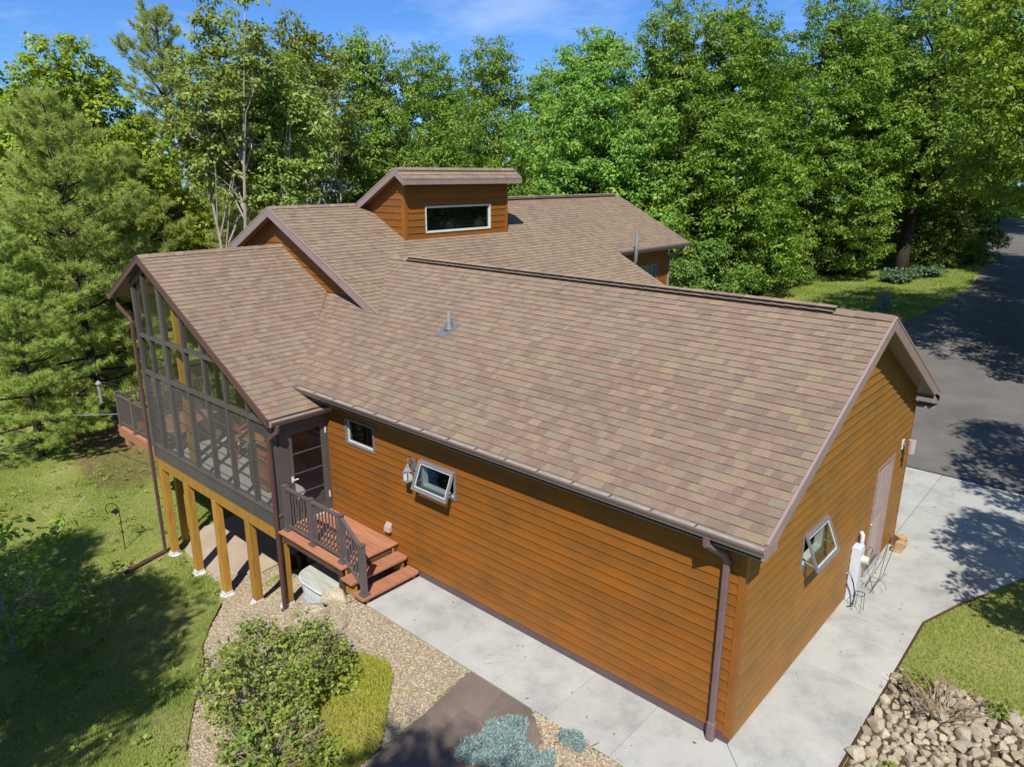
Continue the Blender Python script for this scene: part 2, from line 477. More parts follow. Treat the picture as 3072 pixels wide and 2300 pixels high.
class MB:
    """collects shapes, then becomes ONE mesh object"""

    def __init__(self):
        self.v, self.f, self.t = [], [], []

    def add(self, vs, fs, tone=0.5):
        b = len(self.v)
        self.v += [tuple(p) for p in vs]
        self.f += [tuple(i + b for i in f) for f in fs]
        self.t += [tone] * len(fs)
        return self

    def box(self, x0, x1, y0, y1, z0, z1):
        x0, x1 = min(x0, x1), max(x0, x1)
        y0, y1 = min(y0, y1), max(y0, y1)
        z0, z1 = min(z0, z1), max(z0, z1)
        return self.add([(x0, y0, z0), (x1, y0, z0), (x1, y1, z0), (x0, y1, z0), (x0, y0, z1), (x1, y0, z1), (x1, y1, z1), (x0, y1, z1)],
                        [(0, 3, 2, 1), (4, 5, 6, 7), (0, 1, 5, 4), (1, 2, 6, 5), (2, 3, 7, 6), (3, 0, 4, 7)])

    def bar(self, p, q, w, h, up=(0, 0, 1)):
        """box from p to q, w across, h along up"""
        p, q, up = Vector(p), Vector(q), Vector(up)
        d = (q - p).normalized()
        s = d.cross(up).normalized() * (w / 2)
        u = s.cross(d).normalized() * (h / 2)
        vs = [p - s - u, p + s - u, p + s + u, p - s + u, q - s - u, q + s - u, q + s + u, q - s + u]
        return self.add(vs, [(0, 1, 2, 3), (7, 6, 5, 4), (1, 0, 4, 5), (2, 1, 5, 6), (3, 2, 6, 7), (0, 3, 7, 4)])

    def prism(self, poly, vec):
        n = len(poly)
        vec = Vector(vec)
        a = [Vector(p) for p in poly]
        b = [p + vec for p in a]
        return self.add(a + b, [tuple(range(n))[::-1], tuple(range(n, 2 * n))] + [(i, (i + 1) % n, n + (i + 1) % n, n + i) for i in range(n)])

    def tube(self, pts, rad, n=8, cap=True):
        pts = [Vector(p) for p in pts]
        if not hasattr(rad, '__len__'):
            rad = [rad] * len(pts)
        rings, prev = [], None
        for i, p in enumerate(pts):
            d = (pts[min(i + 1, len(pts) - 1)] - pts[max(i - 1, 0)]).normalized()
            if prev is None:
                a = d.orthogonal().normalized()
            else:
                a = (prev - d * prev.dot(d))
                a = a.normalized() if a.length > 1e-6 else d.orthogonal().normalized()
            prev = a
            b = d.cross(a)
            rings.append([p + (a * math.cos(2 * math.pi * k / n) + b * math.sin(2 * math.pi * k / n)) * rad[i] for k in range(n)])
        vs = [q for r in rings for q in r]
        fs = []
        for i in range(len(pts) - 1):
            for k in range(n):
                k2 = (k + 1) % n
                fs.append((i * n + k, i * n + k2, (i + 1) * n + k2, (i + 1) * n + k))
        if cap:
            fs.append(tuple(range(n))[::-1])
            m = (len(pts) - 1) * n
            fs.append(tuple(range(m, m + n)))
        return self.add(vs, fs)

    def lathe(self, prof, c=(0, 0, 0), n=16):
        vs, fs = [], []
        for r, z in prof:
            for k in range(n):
                a = 2 * math.pi * k / n
                vs.append((c[0] + r * math.cos(a), c[1] + r * math.sin(a), c[2] + z))
        for i in range(len(prof) - 1):
            for k in range(n):
                k2 = (k + 1) % n
                fs.append((i * n + k, i * n + k2, (i + 1) * n + k2, (i + 1) * n + k))
        fs.append(tuple(range(n))[::-1])
        m = (len(prof) - 1) * n
        fs.append(tuple(range(m, m + n)))
        return self.add(vs, fs)

    def mesh(self, name, mat, smooth=False, tones=False):
        me = bpy.data.meshes.new(name)
        me.from_pydata(self.v, [], self.f)
        if mat is not None:
            me.materials.append(M[mat])
        if tones:
            a = me.attributes.new('tone', 'FLOAT', 'FACE')
            a.data.foreach_set('value', self.t)
        if smooth:
            me.polygons.foreach_set('use_smooth', [True] * len(me.polygons))
        me.update()
        return me

    def build(self, name, mat, parent=None, smooth=False, bevel=0.0, tones=False):
        o = bpy.data.objects.new(name, self.mesh(name, mat, smooth, tones))
        link(o, parent)
        if bevel:
            b = o.modifiers.new('bevel', 'BEVEL')
            b.width = bevel
            b.segments = 1
            b.limit_method = 'ANGLE'
        return o


def np_mesh(name, V, k, mat, tone=None, smooth=False):
    """V: (n*k,3) float array, n faces of k own vertices each"""
    me = bpy.data.meshes.new(name)
    nv = len(V)
    nf = nv // k
    me.vertices.add(nv)
    me.vertices.foreach_set('co', np.ascontiguousarray(V, dtype=np.float32).ravel())
    me.loops.add(nv)
    me.loops.foreach_set('vertex_index', np.arange(nv, dtype=np.int32))
    me.polygons.add(nf)
    me.polygons.foreach_set('loop_start', np.arange(0, nv, k, dtype=np.int32))
    me.polygons.foreach_set('loop_total', np.full(nf, k, dtype=np.int32))
    me.materials.append(M[mat])
    if tone is not None:
        a = me.attributes.new('tone', 'FLOAT', 'FACE')
        a.data.foreach_set('value', np.ascontiguousarray(tone, dtype=np.float32))
    me.update(calc_edges=True)
    return me


def copy_tree(o, parent=None):
    c = o.copy()
    link(c, parent)
    for ch in list(o.children):
        copy_tree(ch, c)
    return c


def clip_half(poly, a, b, c):
    """keep a*x+b*y<=c"""
    out = []
    n = len(poly)
    for i in range(n):
        p, q = poly[i], poly[(i + 1) % n]
        dp, dq = a * p[0] + b * p[1] - c, a * q[0] + b * q[1] - c
        if dp <= 0:
            out.append(p)
        if (dp < 0 < dq) or (dq < 0 < dp):
            t = dp / (dp - dq)
            out.append((p[0] + (q[0] - p[0]) * t, p[1] + (q[1] - p[1]) * t))
    return out


def clip_convex(poly, win):
    area = sum(win[i][0] * win[(i + 1) % len(win)][1] - win[(i + 1) % len(win)][0] * win[i][1] for i in range(len(win)))
    w = win if area > 0 else win[::-1]
    for i in range(len(w)):
        if len(poly) < 3:
            return []
        (x0, y0), (x1, y1) = w[i], w[(i + 1) % len(w)]
        a, b = (y1 - y0), -(x1 - x0)
        poly = clip_half(poly, a, b, a * x0 + b * y0)
    if len(poly) < 3:
        return []
    ar = abs(sum(poly[i][0] * poly[(i + 1) % len(poly)][1] - poly[(i + 1) % len(poly)][0] * poly[i][1] for i in range(len(poly))))
    return poly if ar > 2e-4 else []


def rect_minus(u0, u1, z0, z1, holes):
    """rectangles that fill (u0,u1,z0,z1) without the holes"""
    hs = [h for h in holes if h[0] < u1 and h[1] > u0 and h[2] < z1 and h[3] > z0]
    if not hs:
        return [(u0, u1, z0, z1)]
    cuts = sorted({u0, u1, *[min(max(h[0], u0), u1) for h in hs], *[min(max(h[1], u0), u1) for h in hs]})
    out = []
    for a, b in zip(cuts, cuts[1:]):
        m = (a + b) / 2
        zs = [(z0, z1)]
        for h in hs:
            if h[0] < m < h[1]:
                nz_ = []
                for p, q in zs:
                    if h[2] > p:
                        nz_.append((p, min(q, h[2])))
                    if h[3] < q:
                        nz_.append((max(p, h[3]), q))
                zs = [(p, q) for p, q in nz_ if q - p > 0.004]
        for p, q in zs:
            if out and out[-1][1] == a and out[-1][2] == p and out[-1][3] == q:
                out[-1] = (out[-1][0], b, p, q)
            else:
                out.append((a, b, p, q))
    return out


def sm(t):
    t = np.clip(t, 0, 1)
    return t * t * (3 - 2 * t)


def gh(x, y):
    """terrain height"""
    x = np.asarray(x, float)
    y = np.asarray(y, float)
    far = -2.2 * sm((-5.2 - x) / 6.0)                                             # open slope
    near = -1.25 * sm((-6.55 - x) / 0.8) - 0.95 * sm((-8.6 - x) / 3.0)            # retained drop beside the steps
    k = sm((y + 3.4) / 1.6)
    z = (far * (1 - k) + near * k) * (1 - sm((y - 8) / 12.0) * sm((x + 22) / 10.0))
    z = z - 0.06 * np.clip(-1.3 - y, 0, 6)
    z = z + 0.04 * np.clip(y - 14, 0, 400) * sm((x + 22) / 10.0)
    return z


def inside(px, py, poly):
    px = np.asarray(px)
    py = np.asarray(py)
    r = np.zeros(px.shape, bool)
    n = len(poly)
    for i in range(n):
        x0, y0 = poly[i]
        x1, y1 = poly[(i + 1) % n]
        if y0 == y1:
            continue
        c = ((y0 > py) != (y1 > py)) & (px < (x1 - x0) * (py - y0) / (y1 - y0) + x0)
        r ^= c
    return r

# ================================================================== SETTING: ground, drive, walks
def build_ground():
    xs = np.unique(np.round(np.concatenate([np.linspace(-160, -40, 41), np.arange(-40, 10, 0.4), np.linspace(10, 120, 45)]), 3))
    ys = np.unique(np.round(np.concatenate([np.linspace(-60, -12, 25), np.arange(-12, 18, 0.4), np.linspace(18, 90, 91), np.linspace(90, 260, 40)]), 3))
    X, Y = np.meshgrid(xs, ys)
    Z = gh(X, Y) - 0.03
    bumps = 0.03 * np.sin(X * 1.3 + Y * 0.7) * np.sin(Y * 1.1 - X * 0.4)
    Z = Z + np.where((X < -11) | (X > 3.5), bumps, 0)
    nx, ny = len(xs), len(ys)
    V = np.stack([X, Y, Z], -1).reshape(-1, 3)
    i = np.arange((ny - 1) * nx).reshape(ny - 1, nx)[:, :-1].ravel()
    F = np.stack([i, i + 1, i + nx + 1, i + nx], -1)
    me = bpy.data.meshes.new('ground')
    me.from_pydata(V.tolist(), [], F.tolist())
    me.materials.append(M['ground'])
    x, y = V[:, 0], V[:, 1]
    lit = np.maximum.reduce([
        sm((-18.2 - x) / 3.0) * sm((y + 1.9 + (x + 20) * 0.16) / 1.6),          # under the pines
        sm((-16 - x) / 2) * sm((y - 6) / 3),
        sm((-13.0 - x) / 1.2) * sm((y - 20) / 3),
        sm((y - 47) / 2) * sm((-9 - x) / 1.5),
    ])
    a = me.attributes.new('litter', 'FLOAT', 'POINT')
    a.data.foreach_set('value', lit.astype(np.float32))
    me.polygons.foreach_set('use_smooth', [True] * len(me.polygons))
    me.update()
    o = link(bpy.data.objects.new('lawn', me))
    tag(o, kind='structure')


build_ground()


def strip_sheet(name, left, right, mat, zoff, sub=4):
    mb = MB()
    vs, fs = [], []
    k = 8
    L, Rr = [], []
    for i in range(len(left) - 1):
        for s in range(sub):
            t = s / sub
            L.append((left[i][0] * (1 - t) + left[i + 1][0] * t, left[i][1] * (1 - t) + left[i + 1][1] * t))
            Rr.append((right[i][0] * (1 - t) + right[i + 1][0] * t, right[i][1] * (1 - t) + right[i + 1][1] * t))
    L.append(left[-1])
    Rr.append(right[-1])
    for a, b in zip(L, Rr):
        for j in range(k + 1):
            x, y = a[0] + (b[0] - a[0]) * j / k, a[1] + (b[1] - a[1]) * j / k
            vs.append((x, y, float(gh(x, y)) + zoff))
    for i in range(len(L) - 1):
        for j in range(k):
            q = i * (k + 1) + j
            fs.append((q, q + 1, q + k + 2, q + k + 1))
    mb.add(vs, fs)
    return mb.build(name, mat, smooth=True)


dl = [(-9.6, 11.86), (-9.4, 16), (-9.0, 20), (-6.6, 25.5), (-5.3, 28.7), (-4.85, 34.7), (-4.8, 41.2), (-5.5, 48), (-6.5, 53.9), (-8.0, 60.6), (-9.5, 67), (-13, 78), (-19, 90)]
dr = [(8.0, 11.86), (6.5, 16), (3.4, 20), (0.6, 25), (0.0, 28.5), (-0.4, 34.5), (-0.5, 41), (-0.6, 48), (-1.0, 54), (-1.9, 60.5), (-3.2, 67), (-6, 78), (-11, 90)]
tag(strip_sheet('driveway', dl, dr, 'asphalt', 0.012, 5), kind='structure')


def slab(name, poly, parent, z=0.0, th=0.13, mat='concrete', inset=0.004, bevel=0.006):
    c = (sum(p[0] for p in poly) / len(poly), sum(p[1] for p in poly) / len(poly))
    q = []
    for p in poly:
        d = math.hypot(p[0] - c[0], p[1] - c[1])
        f = 1 - inset / d
        q.append((c[0] + (p[0] - c[0]) * f, c[1] + (p[1] - c[1]) * f, z - th))
    return MB().prism(q, (0, 0, th)).build(name, mat, parent, bevel=bevel)


walk = MB().box(-6.3, 1.2, -1.2, 0.0, -0.16, -0.05).box(0.0, 1.2, 0.02, 4.7, -0.16, -0.05).build('walkway', 'concrete_dark')
tag(walk, kind='structure')
xj = [-6.3, -5.22, -4.18, -3.13, -2.09, -1.04]
for a, b in zip(xj, xj[1:]):
    slab('slab', [(a, -1.22), (b, -1.22), (b, 0.0), (a, 0.0)], walk)
slab('slab', [(-1.04, -1.22), (1.22, -1.22), (0.0, 0.0), (-1.04, 0.0)], walk)
slab('slab', [(1.22, -1.22), (1.22, 1.18), (0.0, 1.18), (0.0, 0.0)], walk)
yj = [1.18, 2.39, 3.56, 4.74]
for a, b in zip(yj, yj[1:]):
    slab('slab', [(0.0, a), (1.22, a), (1.22, b), (0.0, b)], walk)
apron = MB().box(-9.3, 0.1, 7.55, 11.8, -0.16, -0.05).build('apron', 'concrete_dark')
tag(apron, kind='structure')
slab('slab', [(0.0, 4.75), (1.22, 4.75), (1.52, 5.7), (1.87, 6.56), (2.25, 7.49), (2.72, 8.6), (3.25, 9.7), (3.25, 11.84), (0.0, 11.84)], apron)
slab('slab', [(3.26, 9.72), (4.1, 11.2), (4.9, 11.84), (3.26, 11.84)], apron)
for a, b in ((-4.6, -0.005), (-9.4, -4.61)):
    slab('slab', [(a, 7.56), (b, 7.56), (b, 11.84), (a, 11.84)], apron)

# brown paver path leading off the walk
path = MB().add([(-3.52, -1.24, -0.004), (-0.9, -1.24, -0.004), (-0.9, -4.8, -0.214), (-3.2, -4.8, -0.214)], [(0, 3, 2, 1)]).build('paver_path', 'paver')
tag(path, kind='structure')
for r_ in range(6):
    y0, y1 = -1.255 - 0.6 * r_, -1.255 - 0.6 * (r_ + 1)
    nx = 4
    for k in range(nx):
        off = 0.3 * (r_ % 2)
        x0 = -3.5 + 0.075 * r_ + 0.66 * k - (off if k else 0)
        x1 = -3.5 + 0.075 * r_ + 0.66 * (k + 1) - off
        z0, z1 = float(gh(-2, y0)), float(gh(-2, y1))
        g_ = 0.0016
        dz = random.uniform(-0.0015, 0.0015)
        poly = [(x0 + g_, y0 - g_, z0 - 0.035 + dz), (x0 + g_ + 0.075, y1 + g_, z1 - 0.035 + dz), (x1 - g_ + 0.075, y1 + g_, z1 - 0.035 + dz), (x1 - g_, y0 - g_, z0 - 0.035 + dz)]
        MB().prism(poly, (0, 0, 0.045)).build('paver', 'paver', path)

# terrace slab below the porch
ter = MB().prism([(-14.3, -0.95, -2.26), (-12.6, -1.0, -2.26), (-11.9, -0.15, -2.26), (-11.95, 0.35, -2.26), (-11.4, 0.75, -2.26), (-11.4, 2.25, -2.26), (-15.2, 2.25, -2.26), (-15.2, -0.2, -2.26)], (0, 0, 0.10)).build('terrace', 'terrace', bevel=0.01)
tag(ter, kind='structure')

GRAVEL = [(-13.6, -1.15), (-12.2, -1.05), (-11.35, -1.42), (-10.35, -2.15), (-9.5, -2.7), (-8.55, -3.08), (-7.4, -3.6), (-6.46, -4.12), (-5.4, -4.7), (-4.2, -5.2), (-3.2, -5.2), (-3.54, -1.25),
          (-6.32, -1.25), (-6.32, 0.0), (-8.75, 0.0), (-8.75, 2.2), (-11.3, 2.2), (-11.3, 0.7), (-11.9, 0.3), (-11.85, -0.2), (-12.5, -0.95)]


def cell_sheet(name, poly, mat, zoff, cell=0.09, height=None):
    xs = [p[0] for p in poly]
    ys = [p[1] for p in poly]
    gx = np.arange(min(xs), max(xs) + cell, cell)
    gy = np.arange(min(ys), max(ys) + cell, cell)
    CX, CY = np.meshgrid(gx + cell / 2, gy + cell / 2)
    m = inside(CX, CY, poly)
    cx_, cy_ = CX[m], CY[m]
    hh = cell / 2
    V = np.stack([np.stack([cx_ + sx * hh, cy_ + sy * hh, np.zeros_like(cx_)], -1) for sx, sy in ((-1, -1), (1, -1), (1, 1), (-1, 1))], 1).reshape(-1, 3)
    V[:, 2] = (height or gh)(V[:, 0], V[:, 1]) + zoff
    return link(bpy.data.objects.new(name, np_mesh(name, V, 4, mat)))


def scatter(poly, n, seed):
    g = np.random.default_rng(seed)
    xs = [p[0] for p in poly]
    ys = [p[1] for p in poly]
    X = np.empty(0)
    Y = np.empty(0)
    while len(X) < n:
        a = g.uniform(min(xs), max(xs), n * 2)
        b = g.uniform(min(ys), max(ys), n * 2)
        m = inside(a, b, poly)
        X = np.concatenate([X, a[m]])
        Y = np.concatenate([Y, b[m]])
    return X[:n], Y[:n], g


bed = cell_sheet('gravel_bed', GRAVEL, 'gravel_sheet', -0.012)
tag(bed, kind='structure')


def pebbles(name, poly, n, seed, smin, smax, zoff=-0.008):
    X, Y, g = scatter(poly, n, seed)
    s = g.uniform(smin, smax, n)
    oct_ = np.array([(1, 0, 0), (0, 1, 0), (-1, 0, 0), (0, -1, 0), (0, 0, 0.7), (0, 0, -0.7)], float)
    P = oct_[None] * s[:, None, None] * g.uniform(0.6, 1.25, (n, 6, 1))
    a = g.uniform(0, 6.28, n)
    ca, sa = np.cos(a), np.sin(a)
    x = P[..., 0] * ca[:, None] - P[..., 1] * sa[:, None]
    y = P[..., 0] * sa[:, None] + P[..., 1] * ca[:, None]
    P = np.stack([x + X[:, None], y + Y[:, None], P[..., 2] + gh(X, Y)[:, None] + zoff], -1)
    tri = np.array([(0, 1, 4), (1, 2, 4), (2, 3, 4), (3, 0, 4), (1, 0, 5), (2, 1, 5), (3, 2, 5), (0, 3, 5)])
    V = P[:, tri].reshape(-1, 3)
    tone = np.repeat(g.uniform(0, 1, n), 8)
    o = link(bpy.data.objects.new(name, np_mesh(name, V, 3, 'pebble', tone)))
    return tag(o, kind='stuff')


tag(pebbles('gravel', GRAVEL, 42000, 3, 0.010, 0.026), 'tan gravel chips spread beside the concrete walk and below the porch', 'gravel')


def blades(name, poly, n, seed, h0, h1, w, mat, zoff=-0.03, lean=0.6, label=None, cat='grass', excl=(), dens=None, fn=None):
    X, Y, g = scatter(poly, n, seed)
    keep = np.ones(len(X), bool)
    for e in excl:
        keep &= ~inside(X, Y, e)
    if fn is not None:
        keep &= fn(X, Y, g)
    X, Y = X[keep], Y[keep]
    n = len(X)
    h_ = g.uniform(h0, h1, n)
    a = g.uniform(0, 6.28, n)
    l = g.uniform(0, lean, n) * h_
    b = g.uniform(0, 6.28, n)
    Z = gh(X, Y) + zoff
    dx, dy = np.cos(a) * w / 2, np.sin(a) * w / 2
    V = np.stack([np.stack([X - dx, Y - dy, Z], -1), np.stack([X + dx, Y + dy, Z], -1),
                  np.stack([X + np.cos(b) * l, Y + np.sin(b) * l, Z + h_], -1)], 1).reshape(-1, 3)
    # tones drift over the lawn in patches
    patch = 0.5 + 0.5 * np.sin(X * 1.1 + 1.7 * np.sin(Y * 0.9)) * np.sin(Y * 1.4 + 1.3 * np.sin(X * 0.7))
    tone = np.clip(0.55 * g.uniform(0, 1, n) + 0.4 * patch, 0, 1)
    o = link(bpy.data.objects.new(name, np_mesh(name, V, 3, mat, tone)))
    return tag(o, label, cat, kind='stuff')


LAWN_L = [(-27, -1.5), (-24, -6), (-12, -8.5), (-5.6, -8.5), (-5.2, -4.75), (-6.46, -4.15), (-8.55, -3.1), (-10.35, -2.2), (-11.35, -1.5), (-12.2, -1.1), (-13.6, -1.18), (-14.4, -0.9), (-15.3, -0.2), (-15.4, 2.2), (-20, 4.5), (-22, 1.5)]
LAWN_R = [(1.25, 3.25), (3.6, 3.2), (6, 4.5), (7, 11.7), (4.95, 11.75), (4.15, 11.1), (3.25, 9.6), (2.75, 8.6), (2.28, 7.49), (1.9, 6.56), (1.55, 5.7), (1.25, 4.75)]
LAWN_F = [(-5.4, 28.6), (-4.95, 34.7), (-4.9, 41.2), (-5.7, 48), (-6.7, 51), (-11, 46), (-12.5, 37), (-13, 30), (-9, 22.5)]
blades('grass', LAWN_L, 170000, 11, 0.03, 0.075, 0.013, 'grass_blade', label='mown green grass of the lawn left of the porch')
blades('grass', LAWN_R, 34000, 12, 0.03, 0.08, 0.012, 'grass_blade', label='patchy grass between the driveway slab and the rock bed')
blades('grass', LAWN_F, 50000, 13, 0.05, 0.12, 0.03, 'grass_blade', label='shaded grass along the far bend of the driveway')
MOSS = [(-5.35, -2.25), (-5.05, -2.02), (-4.65, -1.92), (-4.3, -2.1), (-4.05, -2.4), (-3.72, -2.7), (-3.42, -3.05), (-3.35, -3.9), (-3.3, -4.9), (-4.4, -4.7), (-5.2, -3.4)]
tag(cell_sheet('moss_bed', MOSS, 'rock_soil', 0.004, 0.07), kind='structure')
blades('groundcover', MOSS, 42000, 14, 0.02, 0.06, 0.012, 'moss_blade', 0.0, 1.3, label='yellow green tufted groundcover patch beside the gravel', cat='groundcover')

HALO = [(-5.9, -2.3), (-5.2, -1.75), (-4.4, -1.62), (-3.75, -1.95), (-3.3, -2.6), (-3.05, -3.3), (-3.0, -4.9), (-4.6, -5.0), (-5.9, -3.6)]
blades('groundcover', HALO, 7000, 15, 0.02, 0.05, 0.010, 'moss_blade', 0.0, 0.9, label='thin outlying tufts around the yellow green groundcover', cat='groundcover', fn=lambda X, Y, g: (np.sin(X * 9 + 2 * np.sin(Y * 7)) * np.sin(Y * 8) + g.uniform(-0.6, 0.6, len(X))) > 0.35)
# dark plastic edging between lawn and gravel, rusty edging along the side walk
def edging(name, pts, label):
    mb = MB()
    for a, b in zip(pts, pts[1:]):
        za, zb = float(gh(*a)), float(gh(*b))
        mb.bar((a[0], a[1], za - 0.02), (b[0], b[1], zb - 0.02), 0.014, 0.07)
    o = mb.build(name, 'edging')
    return tag(o, label, 'edging')


edging('bed_edging', [(-11.35, -1.46), (-10.35, -2.18), (-9.5, -2.74), (-8.55, -3.12), (-7.4, -3.64), (-6.46, -4.16), (-5.4, -4.74)], 'thin dark edging strip between shaded lawn and gravel')
edging('bed_edging', [(1.245, -0.6), (1.245, 1.5), (1.245, 3.3), (1.245, 4.72), (1.56, 5.68), (1.9, 6.5)], 'rusty edging strip between side walk and rock bed')

# ================================================================== HOUSE
ZR, YR, PG = 5.2002, 3.7512, 0.5041          # garage ridge
XE, YE, OG = -9.28, -0.296, 0.319            # eave left end, eave line, gable overhang
YB = 7.80
MXR, MZR, PM = -13.665, 6.3686, 0.4995       # main ridge
MY0, MYW, MY1 = 1.90, 2.20, 17.26
PXR, PZR, PP = -13.672, 5.434, 0.5262        # porch ridge
PY0, PYW = -1.34, -1.20
GW = 7.53

house = empty('house', (0, 0, 0))
tag(house, 'cedar sided house with brown shingle roof, garage wing and screened porch', 'house')

SHINGLES = []      # (score, verts, faces, tones)


def zfun(kind):
    return {
        'GF': lambda x, y: ZR - PG * (YR - y), 'GB': lambda x, y: ZR - PG * (y - YR),
        'MR': lambda x, y: MZR - PM * (x - MXR), 'ML': lambda x, y: MZR - PM * (MXR - x),
        'PR': lambda x, y: PZR - PP * (x - PXR), 'PL': lambda x, y: PZR - PP * (PXR - x),
        'DF': lambda x, y: 7.31 - 0.70 * (x + 11.95), 'DB': lambda x, y: 7.31 - 0.55 * (-11.95 - x),
    }[kind]


EXPO = 0.1428


def shingle_plane(kind, poly, v_axis, v_sign, seed, tone_shift=0.0, pitch=0.5):
    """poly: convex plan polygon. v_axis 0/1: plan axis that runs up the slope (v_sign: direction of up-slope)"""
    g = random.Random(seed)
    zf = zfun(kind)
    k = math.cos(math.atan(pitch))           # plan length per slope length
    e = EXPO * k
    vv = [p[v_axis] * v_sign for p in poly]
    uu = [p[1 - v_axis] for p in poly]
    v0, v1, u0, u1 = min(vv), max(vv), min(uu), max(uu)
    nrm = Vector((0, 0, 0))
    nrm[v_axis] = -v_sign * pitch
    nrm.z = 1
    nrm.normalize()
    n = int(math.ceil((v1 - v0) / e))
    ref = kind_origin[kind]
    k0 = int(math.floor((v0 - ref) / e))
    for c in range(k0, k0 + n + 2):
        va = ref + c * e
        vb = va + e + 0.012
        u = u0 - g.uniform(0, 0.3)
        while u < u1:
            w = g.choice((0.08, 0.11, 0.14, 0.16, 0.19, 0.24))
            rect = [(u, va), (u + w, va), (u + w, vb), (u, vb)]
            if v_axis == 1:
                pl = [(p[0], p[1] * v_sign) for p in rect]
            else:
                pl = [(p[1] * v_sign, p[0]) for p in rect]
            cl = clip_convex(pl, poly)
            u += w
            if not cl:
                continue
            th = 0.011 + (0.004 if g.random() < 0.42 else 0.0)
            top, bot = [], []
            for x, y in cl:
                p = Vector((x, y, zf(x, y)))
                v = (x if v_axis == 0 else y) * v_sign
                f = min(1.0, max(0.0, (v - va) / (vb - va)))
                top.append(p + nrm * (0.004 + th * (1 - f)))
                bot.append(p - nrm * 0.002)
            m = len(cl)
            vs = top + bot
            fs = [tuple(range(m))] + [(i, m + i, m + (i + 1) % m, (i + 1) % m) for i in range(m)]
            rnd = g.random()
            tone = g.uniform(0.76, 0.87) if rnd < 0.11 + tone_shift else (g.uniform(0.89, 1.0) if rnd < 0.19 + tone_shift else 0.09 + 0.62 * g.betavariate(2, 2))
            if kind == 'GF' and tone < 0.74:          # granule loss and staining toward the long eave
                tone = max(0.085, tone - 0.17 * max(0.0, 1 - (va - ref) / 2.8))
            ctr = sum(top, Vector()) / m
            view = CAM - ctr
            score = abs(sum(cl[i][0] * cl[(i + 1) % m][1] - cl[(i + 1) % m][0] * cl[i][1] for i in range(m))) * max(0, nrm.dot(view)) / view.length ** 3
            SHINGLES.append((score, vs, fs, [tone] + [0.03] * m))


kind_origin = {'GF': YE - 0.03, 'GB': -(YB + 0.03), 'MR': 10.38, 'ML': -17.6, 'PR': 8.67, 'PL': -15.66, 'DF': 11.59, 'DB': -13.66}


def xv_front(y):       # main/garage valley, front
    return MXR + ((MZR - ZR) + PG * (YR - y)) / PM


def xv_back(y):
    return MXR + ((MZR - ZR) + PG * (y - YR)) / PM


PVX = -11.80           # porch valley meets the gable wall
GE = YE - 0.03
polys = {
    'GF': [[(xv_front(YR), YR), (xv_front(MYW), MYW), (OG, MYW), (OG, YR)], [(PVX, MYW), (XE, GE), (OG, GE), (OG, MYW)]],
    'GB': [[(xv_back(YR), YR), (OG, YR), (OG, YB + 0.03), (xv_back(YB), YB + 0.03)]],
    'MR': [[(MXR, MY0), (xv_front(MY0), MY0), (xv_front(YR), YR), (MXR, YR)],
           [(MXR, YR), (xv_back(YR), YR), (-7.6, YR + ((-7.6 - MXR) * PM - (MZR - ZR)) / PG), (-7.6, 12.46), (MXR, 12.46)],
           [(MXR, 12.46), (-10.38, 12.46), (-10.38, MY1), (MXR, MY1)]],
    'ML': [[(MXR, MY0), (MXR, MY1), (-17.6, MY1), (-17.6, MY0)]],
    'PR': [[(PXR, PY0), (-8.67, PY0), (-8.67, GE), (PXR, GE)], [(PXR, GE), (XE, GE), (PVX, MYW), (PXR, MYW)], [(XE, GE), (-8.67, GE), (-8.67, -0.03), (XE, -0.03)]],
    'PL': [[(PXR, PY0), (PXR, MYW), (-15.66, MYW), (-15.66, PY0)]],
    'DF': [[(-11.95, 4.56), (-11.59, 4.56), (-11.59, 9.06), (-11.95, 9.06)]],
    'DB': [[(-11.95, 4.56), (-11.95, 9.06), (-13.66, 9.06), (-13.66, 4.56)]],
}
axes = {'GF': (1, 1, PG, 0.0), 'GB': (1, -1, PG, 0.0), 'MR': (0, -1, PM, 0.30), 'ML': (0, 1, PM, 0.3), 'PR': (0, -1, PP, -0.07), 'PL': (0, 1, PP, -0.07), 'DF': (0, -1, 0.70, 0.25), 'DB': (0, 1, 0.55, 0.25)}

roof_mb = MB()
for kd, pls in polys.items():
    zf = zfun(kd)
    for i, pl in enumerate(pls):
        top = [(x, y, zf(x, y) - 0.004) for x, y in pl]
        roof_mb.prism([(x, y, z - 0.11) for x, y, z in top], (0, 0, 0.11))
        ax, sg, pt, ts = axes[kd]
        shingle_plane(kd, pl, ax, sg, hash((kd, i)) % 999 if False else 31 * i + len(kd) + ord(kd[0]) * 7 + ord(kd[1]), ts, pt)
roof = roof_mb.build('roof', 'soffit', house)
SHINGLES.sort(key=lambda s: -s[0])
for sc_, vs, fs, ts in SHINGLES[:300]:
    mb = MB()
    mb.v, mb.f, mb.t = [tuple(p) for p in vs], fs, ts
    mb.build('shingle', 'shingle', roof, tones=True)
mb = MB()
for sc_, vs, fs, ts in SHINGLES[300:]:
    b = len(mb.v)
    mb.v += [tuple(p) for p in vs]
    mb.f += [tuple(i + b for i in f) for f in fs]
    mb.t += ts
tag(mb.build('shingle_field', 'shingle', roof, tones=True), kind='stuff')


